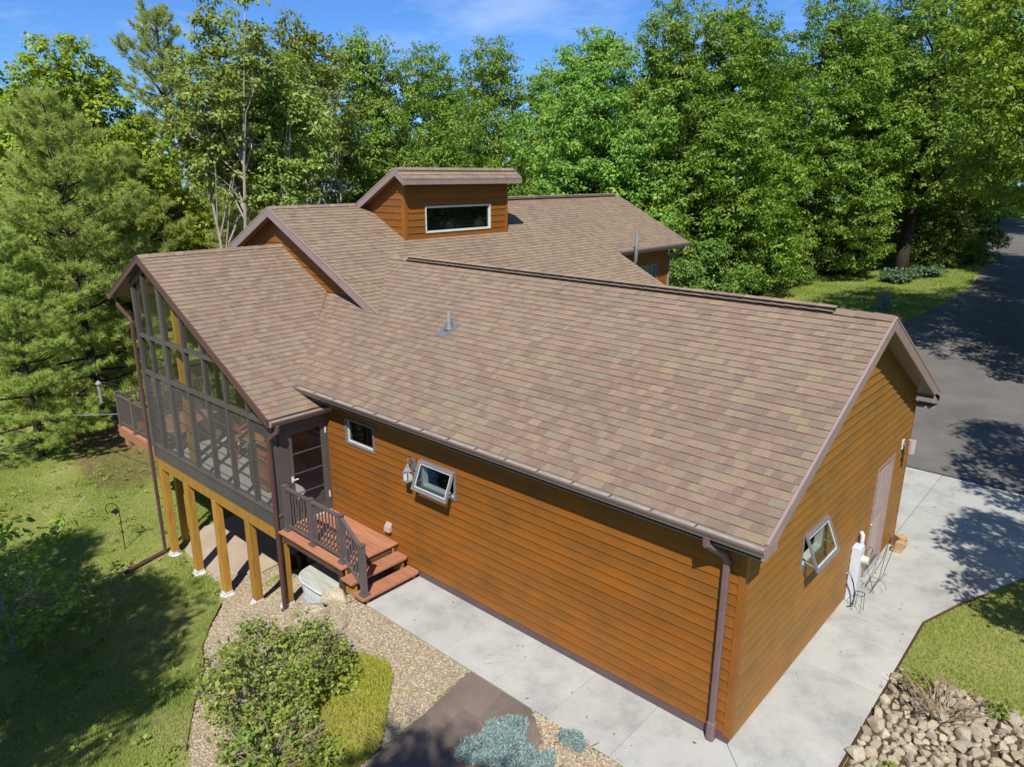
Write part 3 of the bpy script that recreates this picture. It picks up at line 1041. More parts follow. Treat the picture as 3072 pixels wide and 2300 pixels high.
# ridge caps: overlapping bent pieces, each its own
def ridge_caps(p, q, half, drop, raise_=0.02, step=0.143, name='ridge_cap'):
    p, q = Vector(p), Vector(q)
    d = (q - p)
    L = d.length
    d.normalize()
    s = Vector((0, 0, 1)).cross(d).normalized()
    n = int(L / step)
    for i in range(n):
        a = p + d * (i * step)
        b = a + d * (step * 1.25)
        if i == n - 1:
            b = q
        h0, h1 = raise_ + 0.014, raise_ + 0.002
        vs = [a + Vector((0, 0, h1)), a + s * half + Vector((0, 0, h1 - drop)), a - s * half + Vector((0, 0, h1 - drop)),
              b + Vector((0, 0, h0)), b + s * half + Vector((0, 0, h0 - drop)), b - s * half + Vector((0, 0, h0 - drop))]
        lo = [v - Vector((0, 0, 0.014)) for v in vs]
        t = 0.1 + 0.8 * random.random()
        m_ = MB()
        m_.v = [tuple(v) for v in vs + lo]
        m_.f = [(0, 3, 4, 1), (0, 2, 5, 3), (3, 5, 11, 9), (4, 3, 9, 10), (1, 4, 10, 7), (2, 8, 11, 5), (0, 1, 7, 6), (2, 0, 6, 8)]
        m_.t = [t, t] + [0.03] * 6
        m_.build(name, 'shingle', roof, tones=True)


ridge_caps((OG + 0.01, YR, ZR), (-0.52, YR, ZR), 0.14, 0.068, step=0.235)
# raised ridge vent with caps on top
MB().bar((-10.45, YR, ZR + 0.02), (-0.5, YR, ZR + 0.02), 0.26, 0.05).build('ridge_vent', 'iron', roof)
ridge_caps((-0.5, YR, ZR + 0.045), (-10.5, YR, ZR + 0.045), 0.15, 0.07, step=0.235)
ridge_caps((-10.5, YR, ZR), (-11.32, YR, ZR), 0.13, 0.065)
ridge_caps((MXR, MY0, MZR), (MXR, 4.5, MZR), 0.13, 0.065, step=0.19)
MB().bar((MXR, 9.2, MZR + 0.02), (MXR, 16.9, MZR + 0.02), 0.26, 0.05).build('ridge_vent', 'iron', roof)
ridge_caps((MXR, 9.2, MZR + 0.045), (MXR, 17.0, MZR + 0.045), 0.15, 0.07, step=0.24)
ridge_caps((PXR, PY0, PZR), (PXR, MYW, PZR), 0.13, 0.068, step=0.19)
ridge_caps((-11.95, 4.56, 7.31), (-11.95, 9.06, 7.31), 0.13, 0.068, step=0.24)


# fascia and rake boards
def rake(p, q, h=0.19, th=0.03, mat='trim', drip=True, out=(0, 0, 0)):
    """board along a sloping roof edge, its top at the roof surface"""
    p, q = Vector(p), Vector(q)
    side = Vector(out).normalized() * (th / 2 + 0.002)
    dn = Vector((0, 0, -h / 2 - 0.006))
    mb_ = MB()
    a, b = p + side, q + side
    vs = []
    o = Vector(out).normalized() * (th / 2)
    for pt in (a, b):
        vs += [pt - o + Vector((0, 0, -0.004)), pt + o + Vector((0, 0, -0.004)), pt + o + Vector((0, 0, -h)), pt - o + Vector((0, 0, -h))]
    mb_.add(vs, [(0, 1, 2, 3), (7, 6, 5, 4), (1, 0, 4, 5), (2, 1, 5, 6), (3, 2, 6, 7), (0, 3, 7, 4)])
    mb_.build('fascia', mat, roof)
    if drip:
        m2 = MB()
        vs = []
        for pt in (a, b):
            vs += [pt - o + Vector((0, 0, 0.010)), pt + o * 1.5 + Vector((0, 0, 0.010)), pt + o * 1.5 + Vector((0, 0, -0.022)), pt + o * 1.05 + Vector((0, 0, -0.022))]
        m2.add(vs, [(0, 1, 2, 3), (7, 6, 5, 4), (1, 0, 4, 5), (2, 1, 5, 6), (3, 2, 6, 7), (0, 3, 7, 4)])
        m2.build('drip_edge', mat, roof)


X1 = (1, 0, 0)
zg = zfun('GF')
rake((OG, YE, zg(0, YE)), (OG, YR, ZR), out=X1, h=0.20)
rake((OG, YR, ZR), (OG, YB, zfun('GB')(0, YB)), out=X1, h=0.20)
NY = (0, -1, 0)
rake((MXR, MY0, MZR), (xv_front(MY0) + 0.02, MY0, zfun('MR')(xv_front(MY0) + 0.02, 0)), out=NY, h=0.22)
rake((MXR, MY0, MZR), (-17.6, MY0, zfun('ML')(-17.6, 0)), out=NY, h=0.22)
rake((PXR, PY0, PZR), (-8.67, PY0, zfun('PR')(-8.67, 0)), out=NY, h=0.15, mat='trim_dark')
rake((PXR, PY0, PZR), (-15.66, PY0, zfun('PL')(-15.66, 0)), out=NY, h=0.15, mat='trim_dark')
for yy, oo in ((4.56, NY), (9.06, (0, 1, 0))):
    rake((-11.95, yy, 7.31), (-11.59, yy, zfun('DF')(-11.59, 0)), out=oo, h=0.17)
    rake((-11.95, yy, 7.31), (-13.62, yy, zfun('DB')(-13.62, 0)), out=oo, h=0.19)
rake((MXR, MY1, MZR), (-10.38, MY1, zfun('MR')(-10.38, 0)), out=(0, 1, 0), h=0.2)
rake((-10.38, 12.46, zfun('MR')(-10.38, 0)), (-7.6, 12.46, zfun('MR')(-7.6, 0)), out=(0, 1, 0), h=0.2)
rake((-11.59, 4.56, zfun('DF')(-11.59, 0)), (-11.59, 9.06, zfun('DF')(-11.59, 0)), out=X1, h=0.15)
rake((-10.38, 12.46, zfun('MR')(-10.38, 0)), (-10.38, MY1, zfun('MR')(-10.38, 0)), out=X1, h=0.17)
rake((-7.6, 8.3, zfun('MR')(-7.6, 0)), (-7.6, 12.46, zfun('MR')(-7.6, 0)), out=X1, h=0.17)
zeave = zg(0, YE)
rake((XE + 0.05, YE, zeave), (OG, YE, zeave), out=NY, h=0.17, drip=False)
rake((-8.67, PY0, zfun('PR')(-8.67, 0)), (-8.67, -0.03, zfun('PR')(-8.67, 0)), out=X1, h=0.15, mat='trim_dark', drip=False)
rake((-7.2, YB, zfun('GB')(0, YB)), (OG, YB, zfun('GB')(0, YB)), out=(0, 1, 0), h=0.17)
# boxed eave returns and flat soffits at the gable corners
MB().box(0.0, OG + 0.028, GW - 0.02, YB + 0.02, 2.86, 2.90).prism([(OG + 0.006, GW - 0.15, 3.02), (OG + 0.006, YB + 0.05, 2.88), (OG + 0.006, YB + 0.05, 3.05), (OG + 0.006, GW - 0.15, 3.22)], (0.026, 0, 0)).build('eave_return', 'trim', roof)
MB().prism([(OG + 0.004, YE - 0.09, 2.99), (OG + 0.004, YE + 0.28, 2.99), (OG + 0.004, YE + 0.28, 3.13), (OG + 0.004, YE - 0.02, 3.14), (OG + 0.004, YE - 0.09, 3.12)], (0.034, 0, 0)).build('eave_return', 'trim', roof)
MB().box(XE + 0.1, OG - 0.01, YE + 0.01, -0.01, 2.925, 2.945).build('soffit', 'soffit', roof)


# gutters: open K-shaped channels with a pale dirty inside
def gutter(p, q, out, w=0.115, h=0.115):
    p, q, o = Vector(p), Vector(q), Vector(out).normalized()
    prof = [(0.0, 0.0), (0.0, -h), (w * 0.50, -h), (w * 0.62, -h * 0.66), (w * 0.90, -h * 0.30), (w, 0.0), (w - 0.016, 0.0), (w - 0.018, -0.010), (w * 0.82, -h * 0.28), (w * 0.46, -h * 0.92), (0.008, -h * 0.92), (0.008, 0.0)]
    mb_ = MB()
    n = len(prof)
    vs = [pt + o * a + Vector((0, 0, b)) for pt in (p, q) for a, b in prof]
    fs = [(i, (i + 1) % n, n + (i + 1) % n, n + i) for i in range(n)]
    fs += [(0, 1, 10, 11), (1, 2, 9, 10), (2, 3, 8, 9), (3, 4, 8), (4, 5, 7, 8), (5, 6, 7)]
    fs += [tuple(i + n for i in f[::-1]) for f in fs[n:n + 6]]
    mb_.add(vs, fs)
    gt = mb_.build('gutter', 'trim', house)
    d = (q - p).normalized() * 0.01
    MB().add([p + d + o * 0.008 + Vector((0, 0, -h * 0.16)), q - d + o * 0.008 + Vector((0, 0, -h * 0.16)), q - d + o * w * 0.84 + Vector((0, 0, -h * 0.14)), p + d + o * w * 0.84 + Vector((0, 0, -h * 0.14))], [(0, 1, 2, 3)]).build('gutter_debris', 'gutter_lining', gt)
    # end caps
    for pt, s_ in ((p, -1), (q, 1)):
        a = pt + (q - p).normalized() * (0.003 * s_)
        MB().prism([a + o * x + Vector((0, 0, z)) for x, z in prof[:6]], (q - p).normalized() * (0.006 * s_)).build('end_cap', 'trim', gt)
    return gt


g1 = gutter((XE + 0.02, YE - 0.036, zeave - 0.008), (OG + 0.03, YE - 0.036, zeave - 0.008), NY, 0.12, 0.115)
k = 0.5
while k < 9.3:                                             # hanger screws
    MB().box(-k - 0.006, -k + 0.006, YE - 0.15, YE - 0.05, zeave - 0.016, zeave - 0.008).build('hanger', 'trim_dark', g1)
    k += 0.62
zpe = zfun('PR')(-8.67, 0)
gutter((-8.634, PY0, zpe - 0.01), (-8.634, -0.04, zpe - 0.01), X1, 0.11, 0.11)
gutter((-15.695, PY0, zfun('PL')(-15.66, 0) - 0.01), (-15.695, 2.2, zfun('PL')(-15.66, 0) - 0.01), (-1, 0, 0), 0.11, 0.11)
zme = zfun('MR')(-10.38, 0)
gutter((-10.344, 12.5, zme - 0.01), (-10.344, MY1 + 0.03, zme - 0.01), X1, 0.12, 0.12)


# downspouts: box pipes with elbows
def downspout(pts, w=0.075, d=0.06, mat='trim', parent=None, up=(0, 1, 0)):
    mb_ = MB()
    for a, b in zip(pts, pts[1:]):
        a, b = Vector(a), Vector(b)
        e = (b - a).normalized() * 0.018
        mb_.bar(a - e, b + e, w, d, up if abs((b - a).normalized().dot(Vector(up))) < 0.9 else (0, 0, 1))
    o = mb_.build('downspout', mat, parent or house, bevel=0.012)
    return o


ds = downspout([(-0.36, -0.37, 3.05), (-0.36, -0.36, 2.93), (-0.24, -0.11, 2.74), (-0.20, -0.085, 2.66), (-0.20, -0.085, 0.06)], 0.085, 0.065, 'downspout')
MB().box(-0.255, -0.145, -0.135, -0.03, 0.0, 0.30).build('splash_boot', 'downspout', ds, bevel=0.02)
ds2 = downspout([(-8.57, -1.22, 2.69), (-8.58, -1.24, 2.56), (-8.78, -1.29, 2.40), (-8.80, -1.30, 2.30), (-8.80, -1.30, -1.30)], 0.085, 0.065, 'trim_dark')
MB().bar((-8.80, -1.30, -1.26), (-8.74, -1.62, -1.42), 0.09, 0.07).build('spout', 'trim_dark', ds2, bevel=0.015)
ds3 = downspout([(-15.6, -1.2, 4.26), (-15.5, -1.24, 4.12), (-14.72, -1.30, 3.92), (-14.63, -1.30, 3.80), (-14.63, -1.30, -2.16)], 0.085, 0.065, 'trim_dark')
MB().bar((-14.63, -1.30, -2.15), (-14.38, -2.42, -2.20), 0.09, 0.07).build('spout', 'trim_dark', ds3, bevel=0.015)
downspout([(-10.3, 16.95, zme - 0.12), (-10.3, 16.95, zme - 0.22), (-10.82, 16.75, zme - 0.55), (-10.84, 16.72, zme - 0.68), (-10.84, 16.72, 0.0)], 0.085, 0.065)

BJ = random.Random(77)


# ------------------------------------------------------------------ walls with lap siding
def wall(name, O, U, N, poly, holes=(), z_start=0.0, expo=0.158, thick=0.12, inner='interior', boards=True, lip=0.024, mat='siding'):
    """O: plan origin, U: plan direction along the wall, N: outward normal; poly: convex (u,z) outline"""
    O, U, N = Vector((O[0], O[1], 0)), Vector((U[0], U[1], 0)), Vector((N[0], N[1], 0))

    def P(u, z, out):
        return O + U * u + N * out + Vector((0, 0, z))
    us = [p[0] for p in poly]
    zs = [p[1] for p in poly]
    mb_ = MB()
    for u0, u1, z0, z1 in rect_minus(min(us), max(us), min(zs), max(zs), holes):
        c = clip_convex([(u0, z0), (u1, z0), (u1, z1), (u0, z1)], poly)
        if c:
            mb_.prism([P(u, z, -thick) for u, z in c], N * thick)
    w = mb_.build(name, inner, house)
    if boards:
        z = z_start
        while z < max(zs):
            e = expo
            pieces = []
            for u0, u1, z0, z1 in rect_minus(min(us), max(us), z, z + e, holes):
                a = u0
                while u1 - a > 4.3:                    # butt joints between board lengths
                    b = a + BJ.uniform(1.6, 4.2)
                    if u1 - b < 0.6:
                        break
                    pieces.append((a, b - 0.003, z0, z1))
                    a = b
                pieces.append((a, u1, z0, z1))
            for u0, u1, z0, z1 in pieces:
                c = clip_convex([(u0, z0), (u1, z0), (u1, z1), (u0, z1)], poly)
                if not c:
                    continue
                m_ = MB()
                n = len(c)
                fr = [P(u, zz, lip - (lip - 0.008) * (zz - z) / e) for u, zz in c]
                bk = [P(u, zz, 0.001) for u, zz in c]
                m_.add(fr + bk, [tuple(range(n)), tuple(range(n, 2 * n))[::-1]] + [(i, n + i, n + (i + 1) % n, (i + 1) % n) for i in range(n)])
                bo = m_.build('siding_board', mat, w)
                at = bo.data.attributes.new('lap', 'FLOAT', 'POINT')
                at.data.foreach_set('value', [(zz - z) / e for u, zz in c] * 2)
            z += e
    return w


def window(O, U, N, u0, u1, z0, z1, fw=0.055, open_=0.0, frame_mat='window_frame', pane='glass', inner_mat='sash_white', label=None):
    """casing in the opening, sash with pane; open_ = how far the bottom of a top-hung sash stands out"""
    O, U, N = Vector((O[0], O[1], 0)), Vector((U[0], U[1], 0)), Vector((N[0], N[1], 0))

    def P(u, z, out):
        return O + U * u + N * out + Vector((0, 0, z))

    def ring(mb_, a0, a1, b0, b1, w, o0, o1, f=P):
        for c in (((a0, b0), (a1, b0), (a1, b0 + w), (a0, b0 + w)), ((a0, b1 - w), (a1, b1 - w), (a1, b1), (a0, b1)),
                  ((a0, b0 + w), (a0 + w, b0 + w), (a0 + w, b1 - w), (a0, b1 - w)), ((a1 - w, b0 + w), (a1, b0 + w), (a1, b1 - w), (a1 - w, b1 - w))):
            a = [f(u, z, o0) for u, z in c]
            b = [f(u, z, o1) for u, z in c]
            mb_.add(a + b, [(3, 2, 1, 0), (4, 5, 6, 7), (0, 1, 5, 4), (1, 2, 6, 5), (2, 3, 7, 6), (3, 0, 4, 7)])
        return mb_
    win = ring(MB(), u0, u1, z0, z1, fw * 0.7, -0.10, 0.034).build('window', frame_mat, house)
    if label:
        win['label'] = label
    hgt = z1 - z0
    if open_:
        ang = math.asin(open_ / hgt)

        def S_(u, z, out):
            r = (z1 - 0.006) - z
            return P(u, z1 - 0.006 - r * math.cos(ang) + out * math.sin(ang) * 0, 0.038 + r * math.sin(ang) + out * math.cos(ang))
        ring(MB(), u0 + 0.003, u1 - 0.003, z0 + 0.004, z1 - 0.006, fw * 0.8, 0.0, 0.035, S_).build('sash', frame_mat, win)
        ring(MB(), u0 + fw + 0.003, u1 - fw - 0.003, z0 + fw + 0.004, z1 - fw - 0.006, 0.014, -0.004, 0.02, S_).build('glazing_bead', inner_mat, win)
        MB().add([S_(u0 + fw, z0 + fw, 0.014), S_(u1 - fw, z0 + fw, 0.014), S_(u1 - fw, z1 - fw, 0.014), S_(u0 + fw, z1 - fw, 0.014)], [(0, 1, 2, 3)]).build('pane', pane, win)
        ring(MB(), u0 + fw * 0.7, u1 - fw * 0.7, z0 + fw * 0.7, z1 - fw * 0.7, 0.02, -0.09, 0.02).build('inner_frame', inner_mat, win)
        for uu in (u0 + 0.02, u1 - 0.02):                     # stay arms
            MB().bar(P(uu, z0 + 0.16, 0.03), S_(uu, z0 + 0.08, 0.0), 0.012, 0.012, U).build('stay_arm', 'metal_grey', win)
    else:
        ring(MB(), u0 + fw * 0.7, u1 - fw * 0.7, z0 + fw * 0.7, z1 - fw * 0.7, 0.022, -0.05, -0.004).build('sash', inner_mat, win)
        MB().add([P(u0 + fw * .7, z0 + fw * .7, -0.03), P(u1 - fw * .7, z0 + fw * .7, -0.03), P(u1 - fw * .7, z1 - fw * .7, -0.03), P(u0 + fw * .7, z1 - fw * .7, -0.03)], [(0, 1, 2, 3)]).build('pane', pane, win)
    return win


def corner_board(x0, x1, y0, y1, z0, z1):
    return MB().box(x0, x1, y0, y1, z0, z1).build('corner_board', 'siding', house)


# garage front wall (faces -y): u = x
FB = 0.05
FF = 0.15
front = wall('front_wall', (0, 0), (1, 0), (0, -1), [(-8.74, FF), (-0.06, FF), (-0.06, 2.93), (-8.74, 2.93)],
             holes=[(-8.15, -7.25, 2.13, 2.66), (-5.95, -5.06, 1.86, 2.40)], z_start=FF)
window((0, 0), (1, 0), (0, -1), -8.15, -7.25, 2.13, 2.66, label='small fixed window by the porch door, top in shade')
window((0, 0), (1, 0), (0, -1), -5.95, -5.06, 1.86, 2.40, open_=0.21, label='open awning window beside the lantern')
corner_board(-0.06, 0.026, -0.026, 0.002, FF - 0.04, 3.0)
corner_board(0.002, 0.026, 0.002, 0.09, FB, 3.05)
corner_board(-8.80, -8.742, -0.024, 0.0, 0.5, 2.93)

# gable wall (faces +x): u = y
zt = zg(0, 0) - 0.02
gable = wall('gable_wall', (0, 0), (0, 1), (1, 0), [(0.09, FB), (GW - 0.07, FB), (GW - 0.07, zfun('GB')(0, GW) - 0.03), (YR, ZR - 0.03), (0.09, zg(0, 0.09) - 0.03)],
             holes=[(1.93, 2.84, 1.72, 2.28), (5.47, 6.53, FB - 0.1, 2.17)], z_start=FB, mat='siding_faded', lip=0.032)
window((0, 0), (0, 1), (1, 0), 1.93, 2.84, 1.72, 2.28, open_=0.22, label='open awning window low on the garage gable')
corner_board(0.002, 0.026, GW - 0.07, GW + 0.024, FB, 2.98)
corner_board(-0.07, 0.002, GW + 0.002, GW + 0.024, FB, 2.98)
# side door of the garage
door = MB().box(-0.085, -0.045, 5.53, 6.47, 0.03, 2.11).build('door', 'door_paint', house)
dfm = MB()
for b in ((5.47, 5.53, 0.0, 2.17), (6.47, 6.53, 0.0, 2.17), (5.53, 6.47, 2.11, 2.17)):
    dfm.box(-0.09, 0.03, b[0], b[1], b[2], b[3])
dfm.build('door_frame', 'trim', door)
MB().box(-0.10, 0.06, 5.50, 6.50, 0.0, 0.03).build('threshold', 'metal_grey', door)
for a, b in ((0.25, 0.95), (1.15, 1.95)):
    for c, d in ((5.63, 5.95), (6.05, 6.37)):
        MB().box(-0.048, -0.038, c, d, a, b).build('door_panel', 'door_paint', door, bevel=0.004)
MB().tube([(-0.045, 5.62, 1.02), (0.005, 5.62, 1.02)], [0.012, 0.012], 8).tube([(0.0, 5.62, 1.02), (0.03, 5.62, 1.02)], [0.03, 0.022], 10).build('knob', 'copper', door)
MB().tube([(-0.045, 5.62, 1.18), (-0.01, 5.62, 1.18)], [0.03, 0.026], 10).build('deadbolt', 'copper', door)
# hidden garage walls and floor
wall('back_wall', (0, GW), (1, 0), (0, 1), [(-8.7, FB), (-0.08, FB), (-0.08, 2.93), (-8.7, 2.93)], holes=[(-4.2, -1.0, FB - 0.1, 2.25), (-8.0, -4.8, FB - 0.1, 2.25)], z_start=FB)
for a, b in ((-4.2, -1.0), (-8.0, -4.8)):
    gd = MB().box(a, b, GW - 0.06, GW - 0.02, 0.0, 2.25).build('garage_door', 'door_paint', house)
    for i in range(4):
        MB().box(a + 0.06, b - 0.06, GW - 0.019, GW - 0.012, 0.06 + i * 0.55, 0.52 + i * 0.55).build('door_panel', 'door_paint', gd)
MB().box(-8.7, -0.02, 0.02, GW - 0.02, -0.12, 0.03).build('floor_slab', 'concrete_dark', house)
fnd = MB()
fnd.box(-8.76, 0.006, -0.010, 0.11, -0.35, FF).box(-0.11, 0.006, 0.11, GW, -0.35, FB)
fnd.box(-8.86, -8.75, -0.02, 2.3, -2.6, 0.5)
fnd.build('foundation', 'foundation', house)
MB().box(-8.85, -8.76, 0.0, GW, 0.5, 3.0).build('garage_inner_wall', 'interior', house)

# main gable wall (faces -y) over and behind the porch
wall('main_gable_wall', (0, MYW), (1, 0), (0, -1), [(-17.0, 0.5), (-9.6, 0.5), (-9.6, zfun('MR')(-9.6, 0) - 0.02), (MXR, MZR - 0.03), (-17.0, zfun('ML')(-17.0, 0) - 0.03)],
     holes=[(-13.2, -11.4, 0.55, 2.6)], z_start=0.5, expo=0.172)
window((0, MYW), (1, 0), (0, -1), -13.2, -11.4, 0.55, 2.6, fw=0.07, label='patio door from the porch into the house')
MB().box(-17.0, -8.8, MYW, MYW + 0.15, -2.6, 0.5).build('basement_wall', 'foundation', house)
# outer walls of the main wing
wall('left_wall', (-17.0, 0), (0, 1), (-1, 0), [(MYW, -2.3), (MY1 - 0.4, -2.3), (MY1 - 0.4, 4.6), (MYW, 4.6)], z_start=-2.3, expo=0.4)
XF = -10.88
wall('far_wall', (XF, 0), (0, 1), (1, 0), [(12.2, -0.3), (16.62, -0.3), (16.62, zme - 0.13), (12.2, zme - 0.13)], holes=[(14.75, 15.95, 2.75, 4.0)], z_start=-0.3, expo=0.172)
fw_ = window((XF, 0), (0, 1), (1, 0), 14.75, 15.95, 2.75, 4.0, label='window with vertical blinds under the far eave')
for i in range(14):
    y = 14.83 + i * 0.082
    MB().box(XF - 0.075, XF - 0.07, y, y + 0.072, 2.8, 3.95).build('blind_slat', 'blind', fw_)
corner_board(XF, XF + 0.028, 16.56, 16.64, -0.3, zme - 0.13)
MB().box(XF + 0.03, -10.36, 12.5, MY1, zme - 0.155, zme - 0.135).build('soffit', 'soffit', roof)
wall('end_wall', (0, 16.64), (1, 0), (0, 1), [(-16.9, -2.3), (XF, -2.3), (XF, 4.9), (MXR, 6.2), (-16.9, 4.7)], z_start=-2.3, expo=0.4)
wall('link_wall', (-8.0, 0), (0, 1), (1, 0), [(8.2, -0.3), (12.2, -0.3), (12.2, 3.35), (8.2, 3.35)], z_start=-0.3, expo=0.4)
wall('link_end_wall', (0, 12.2), (1, 0), (0, 1), [(XF, -0.3), (-8.0, -0.3), (-8.0, 3.4), (XF, 4.7)], z_start=-0.3, expo=0.172)

# dormer
XD = -11.91
drm = [(4.80, 5.49), (8.75, 5.49), (8.75, 7.12), (4.80, 7.12)]
wall('dormer_wall', (XD, 0), (0, 1), (1, 0), drm, holes=[(5.50, 8.04, 5.63, 6.34)], z_start=5.47, expo=0.178)
dw = window((XD, 0), (0, 1), (1, 0), 5.50, 8.04, 5.63, 6.34, fw=0.05, frame_mat='sash_white', pane='glass', label='wide clerestory window of the dormer')
wall('dormer_cheek', (0, 4.80), (1, 0), (0, -1), [(-13.6, 6.34), (XD, 5.5), (XD, 7.20), (-13.6, 6.36)], z_start=5.47, expo=0.178)
wall('dormer_cheek', (0, 8.75), (1, 0), (0, 1), [(-13.6, 6.34), (XD, 5.5), (XD, 7.20), (-13.6, 6.36)], z_start=5.47, expo=0.178)
corner_board(XD - 0.09, XD + 0.03, 4.772, 4.802, 5.46, 7.15)
corner_board(XD + 0.002, XD + 0.03, 4.802, 4.89, 5.46, 7.12)
corner_board(XD + 0.002, XD + 0.03, 8.68, 8.78, 5.46, 7.12)
MB().box(-13.5, -12.05, 4.9, 8.7, 5.0, 5.05).box(-13.5, -13.4, 4.9, 8.7, 5.05, 6.4).build('dormer_floor', 'interior', house)

# roof pipes
vp = MB().tube([(-7.15, 1.85, 4.15), (-7.15, 1.85, 4.60)], 0.045, 12).build('vent_pipe', 'metal_grey', house, smooth=False)
zq = zfun('GF')
MB().add([(-7.30, 1.60, zq(0, 1.60) + 0.025), (-7.00, 1.60, zq(0, 1.60) + 0.025), (-7.00, 2.02, zq(0, 2.02) + 0.022), (-7.30, 2.02, zq(0, 2.02) + 0.022)], [(0, 1, 2, 3)]).lathe([(0.11, 0.0), (0.055, 0.14), (0.05, 0.15)], (-7.15, 1.85, zq(0, 1.85) + 0.005), 12).build('flashing', 'pipe_grey', vp)
MB().tube([(-10.95, 13.35, 4.12), (-10.40, 13.35, 4.12), (-10.22, 13.35, 4.20), (-10.17, 13.35, 4.38), (-10.17, 13.35, 5.30)], 0.06, 12).build('flue_pipe', 'pipe_grey', house, smooth=True)
# dryer hood on the front wall
MB().prism([(-7.0, -0.02, 0.66), (-7.0, -0.11, 0.66), (-7.0, -0.09, 0.76), (-7.0, -0.02, 0.84)], (0.16, 0, 0)).build('vent_hood', 'door_paint', house, bevel=0.006)

# ------------------------------------------------------------------ screened porch
XL, XRW = -14.58, -8.80
YW = PYW
FZ = 0.50
porch = MB().box(XL, XRW, YW + 0.02, MYW - 0.01, FZ - 0.06, FZ).build('porch_floor', 'porch_floor', house)
MB().box(XL - 0.03, XRW + 0.03, YW - 0.03, YW + 0.09, 0.45, 0.76).build('skirt', 'porch_frame', porch)
MB().box(XL - 0.045, XRW + 0.045, YW - 0.055, YW + 0.1, 0.762, 0.80).build('sill', 'porch_frame', porch)
MB().box(XL + 0.02, XRW - 0.02, YW - 0.02, YW + 0.10, 0.18, 0.448).build('beam', 'lumber', porch)
MB().box(XL + 0.02, XRW - 0.02, 1.4, 1.5, 0.18, 0.43).build('beam', 'lumber', porch)
for i in range(9):
    x = XL + 0.3 + i * 0.65
    MB().box(x, x + 0.04, YW + 0.11, MYW - 0.02, 0.22, 0.438).build('joist', 'lumber', porch)


def proof(x):      # underside of the porch roof above the front wall
    return (zfun('PR')(x, 0) if x > PXR else zfun('PL')(x, 0)) - 0.17


mull = [(-14.58, 0.10), (-13.97, 0.05), (-13.20, 0.13), (-12.26, 0.06), (-11.40, 0.06), (-10.55, 0.06), (-9.69, 0.06), (-8.86, 0.10)]
for x, w in mull:
    MB().box(x - w / 2, x + w / 2, YW - 0.02, YW + 0.09, 0.80, proof(x)).build('mullion', 'porch_frame', porch)
for z, w in ((2.63, 0.09), (3.53, 0.08)):
    xr = min(-8.86, PXR + (PZR - 0.17 - z) / PP - 0.02)
    for (xa, wa), (xb, wb) in zip(mull, mull[1:]):
        if xa >= xr:
            break
        MB().box(xa + wa / 2, min(xb - wb / 2, xr), YW - 0.015, YW + 0.08, z - w / 2, z + w / 2).build('rail', 'porch_frame', porch)
# raking head boards under the roof
for a, b in (((PXR, PZR), (XRW, zfun('PR')(XRW, 0))), ((PXR, PZR), (XL, zfun('PL')(XL, 0)))):
    MB().bar((a[0], YW + 0.035, a[1] - 0.235), (b[0], YW + 0.035, b[1] - 0.235), 0.11, 0.14, (0, 0, 1)).build('head_board', 'porch_frame', porch)
for (xa, wa), (xb, wb) in zip(mull, mull[1:]):
    a, b = xa + wa / 2, xb - wb / 2
    for z0, z1, mt in ((0.80, 2.585, 'screen'), (2.675, 3.49, 'glass_clear'), (3.57, 6.0, 'glass_clear')):
        head = [(p, proof(p) - 0.06) for p in sorted({a, b, *([PXR] if a < PXR < b else [])})]
        poly = clip_convex([(a, z0), (b, z0), (b, z1), (a, z1)], [(a, -1)] + [(b, -1)] + head[::-1])
        if poly:
            MB().add([(u, YW + 0.03, z) for u, z in poly], [tuple(range(len(poly)))]).build('screen' if mt == 'screen' else 'pane', mt, porch)
        if mt == 'screen':
            for zz in (1.26, 1.70, 2.15):
                MB().box(a, b, YW + 0.02, YW + 0.04, zz - 0.009, zz + 0.009).build('track_bar', 'porch_frame', porch)
# left wall of the porch, open to the deck
for y in (-1.14, -0.30, 0.55, 1.40, 2.22):
    MB().box(XL - 0.03, XL + 0.06, y - 0.045, y + 0.045, 0.50, 4.62).build('mullion', 'porch_frame', porch)
for z in (0.78, 2.63, 3.53, 4.66):
    MB().box(XL - 0.02, XL + 0.05, YW + 0.1, MYW - 0.02, z - 0.045, z + 0.045).build('rail', 'porch_frame', porch)
for ya, yb in ((-1.09, -0.35), (-0.25, 0.50), (0.60, 1.35), (1.45, 2.17)):
    MB().add([(XL + 0.015, ya, 0.83), (XL + 0.015, yb, 0.83), (XL + 0.015, yb, 2.58), (XL + 0.015, ya, 2.58)], [(0, 1, 2, 3)]).build('screen', 'screen', porch)
    MB().add([(XL + 0.015, ya, 2.68), (XL + 0.015, yb, 2.68), (XL + 0.015, yb, 4.6), (XL + 0.015, ya, 4.6)], [(0, 1, 2, 3)]).build('pane', 'glass_clear', porch)
# orange cedar post inside, ceiling
MB().box(-13.08, -12.98, -1.02, -0.92, FZ, 4.9).build('cedar_post', 'lumber', porch)
MB().box(-9.0, -8.9, -1.05, -0.96, FZ, 2.6).build('cedar_post', 'lumber', porch)
MB().prism([(XL, YW + 0.12, zfun('PL')(XL, 0) - 0.16), (PXR, YW + 0.12, PZR - 0.16), (XRW, YW + 0.12, zfun('PR')(XRW, 0) - 0.16), (XRW, YW + 0.12, zfun('PR')(XRW, 0) - 0.14), (PXR, YW + 0.12, PZR - 0.14), (XL, YW + 0.12, zfun('PL')(XL, 0) - 0.14)], (0, MYW - YW - 0.14, 0)).build('ceiling', 'ceiling_wood', porch)
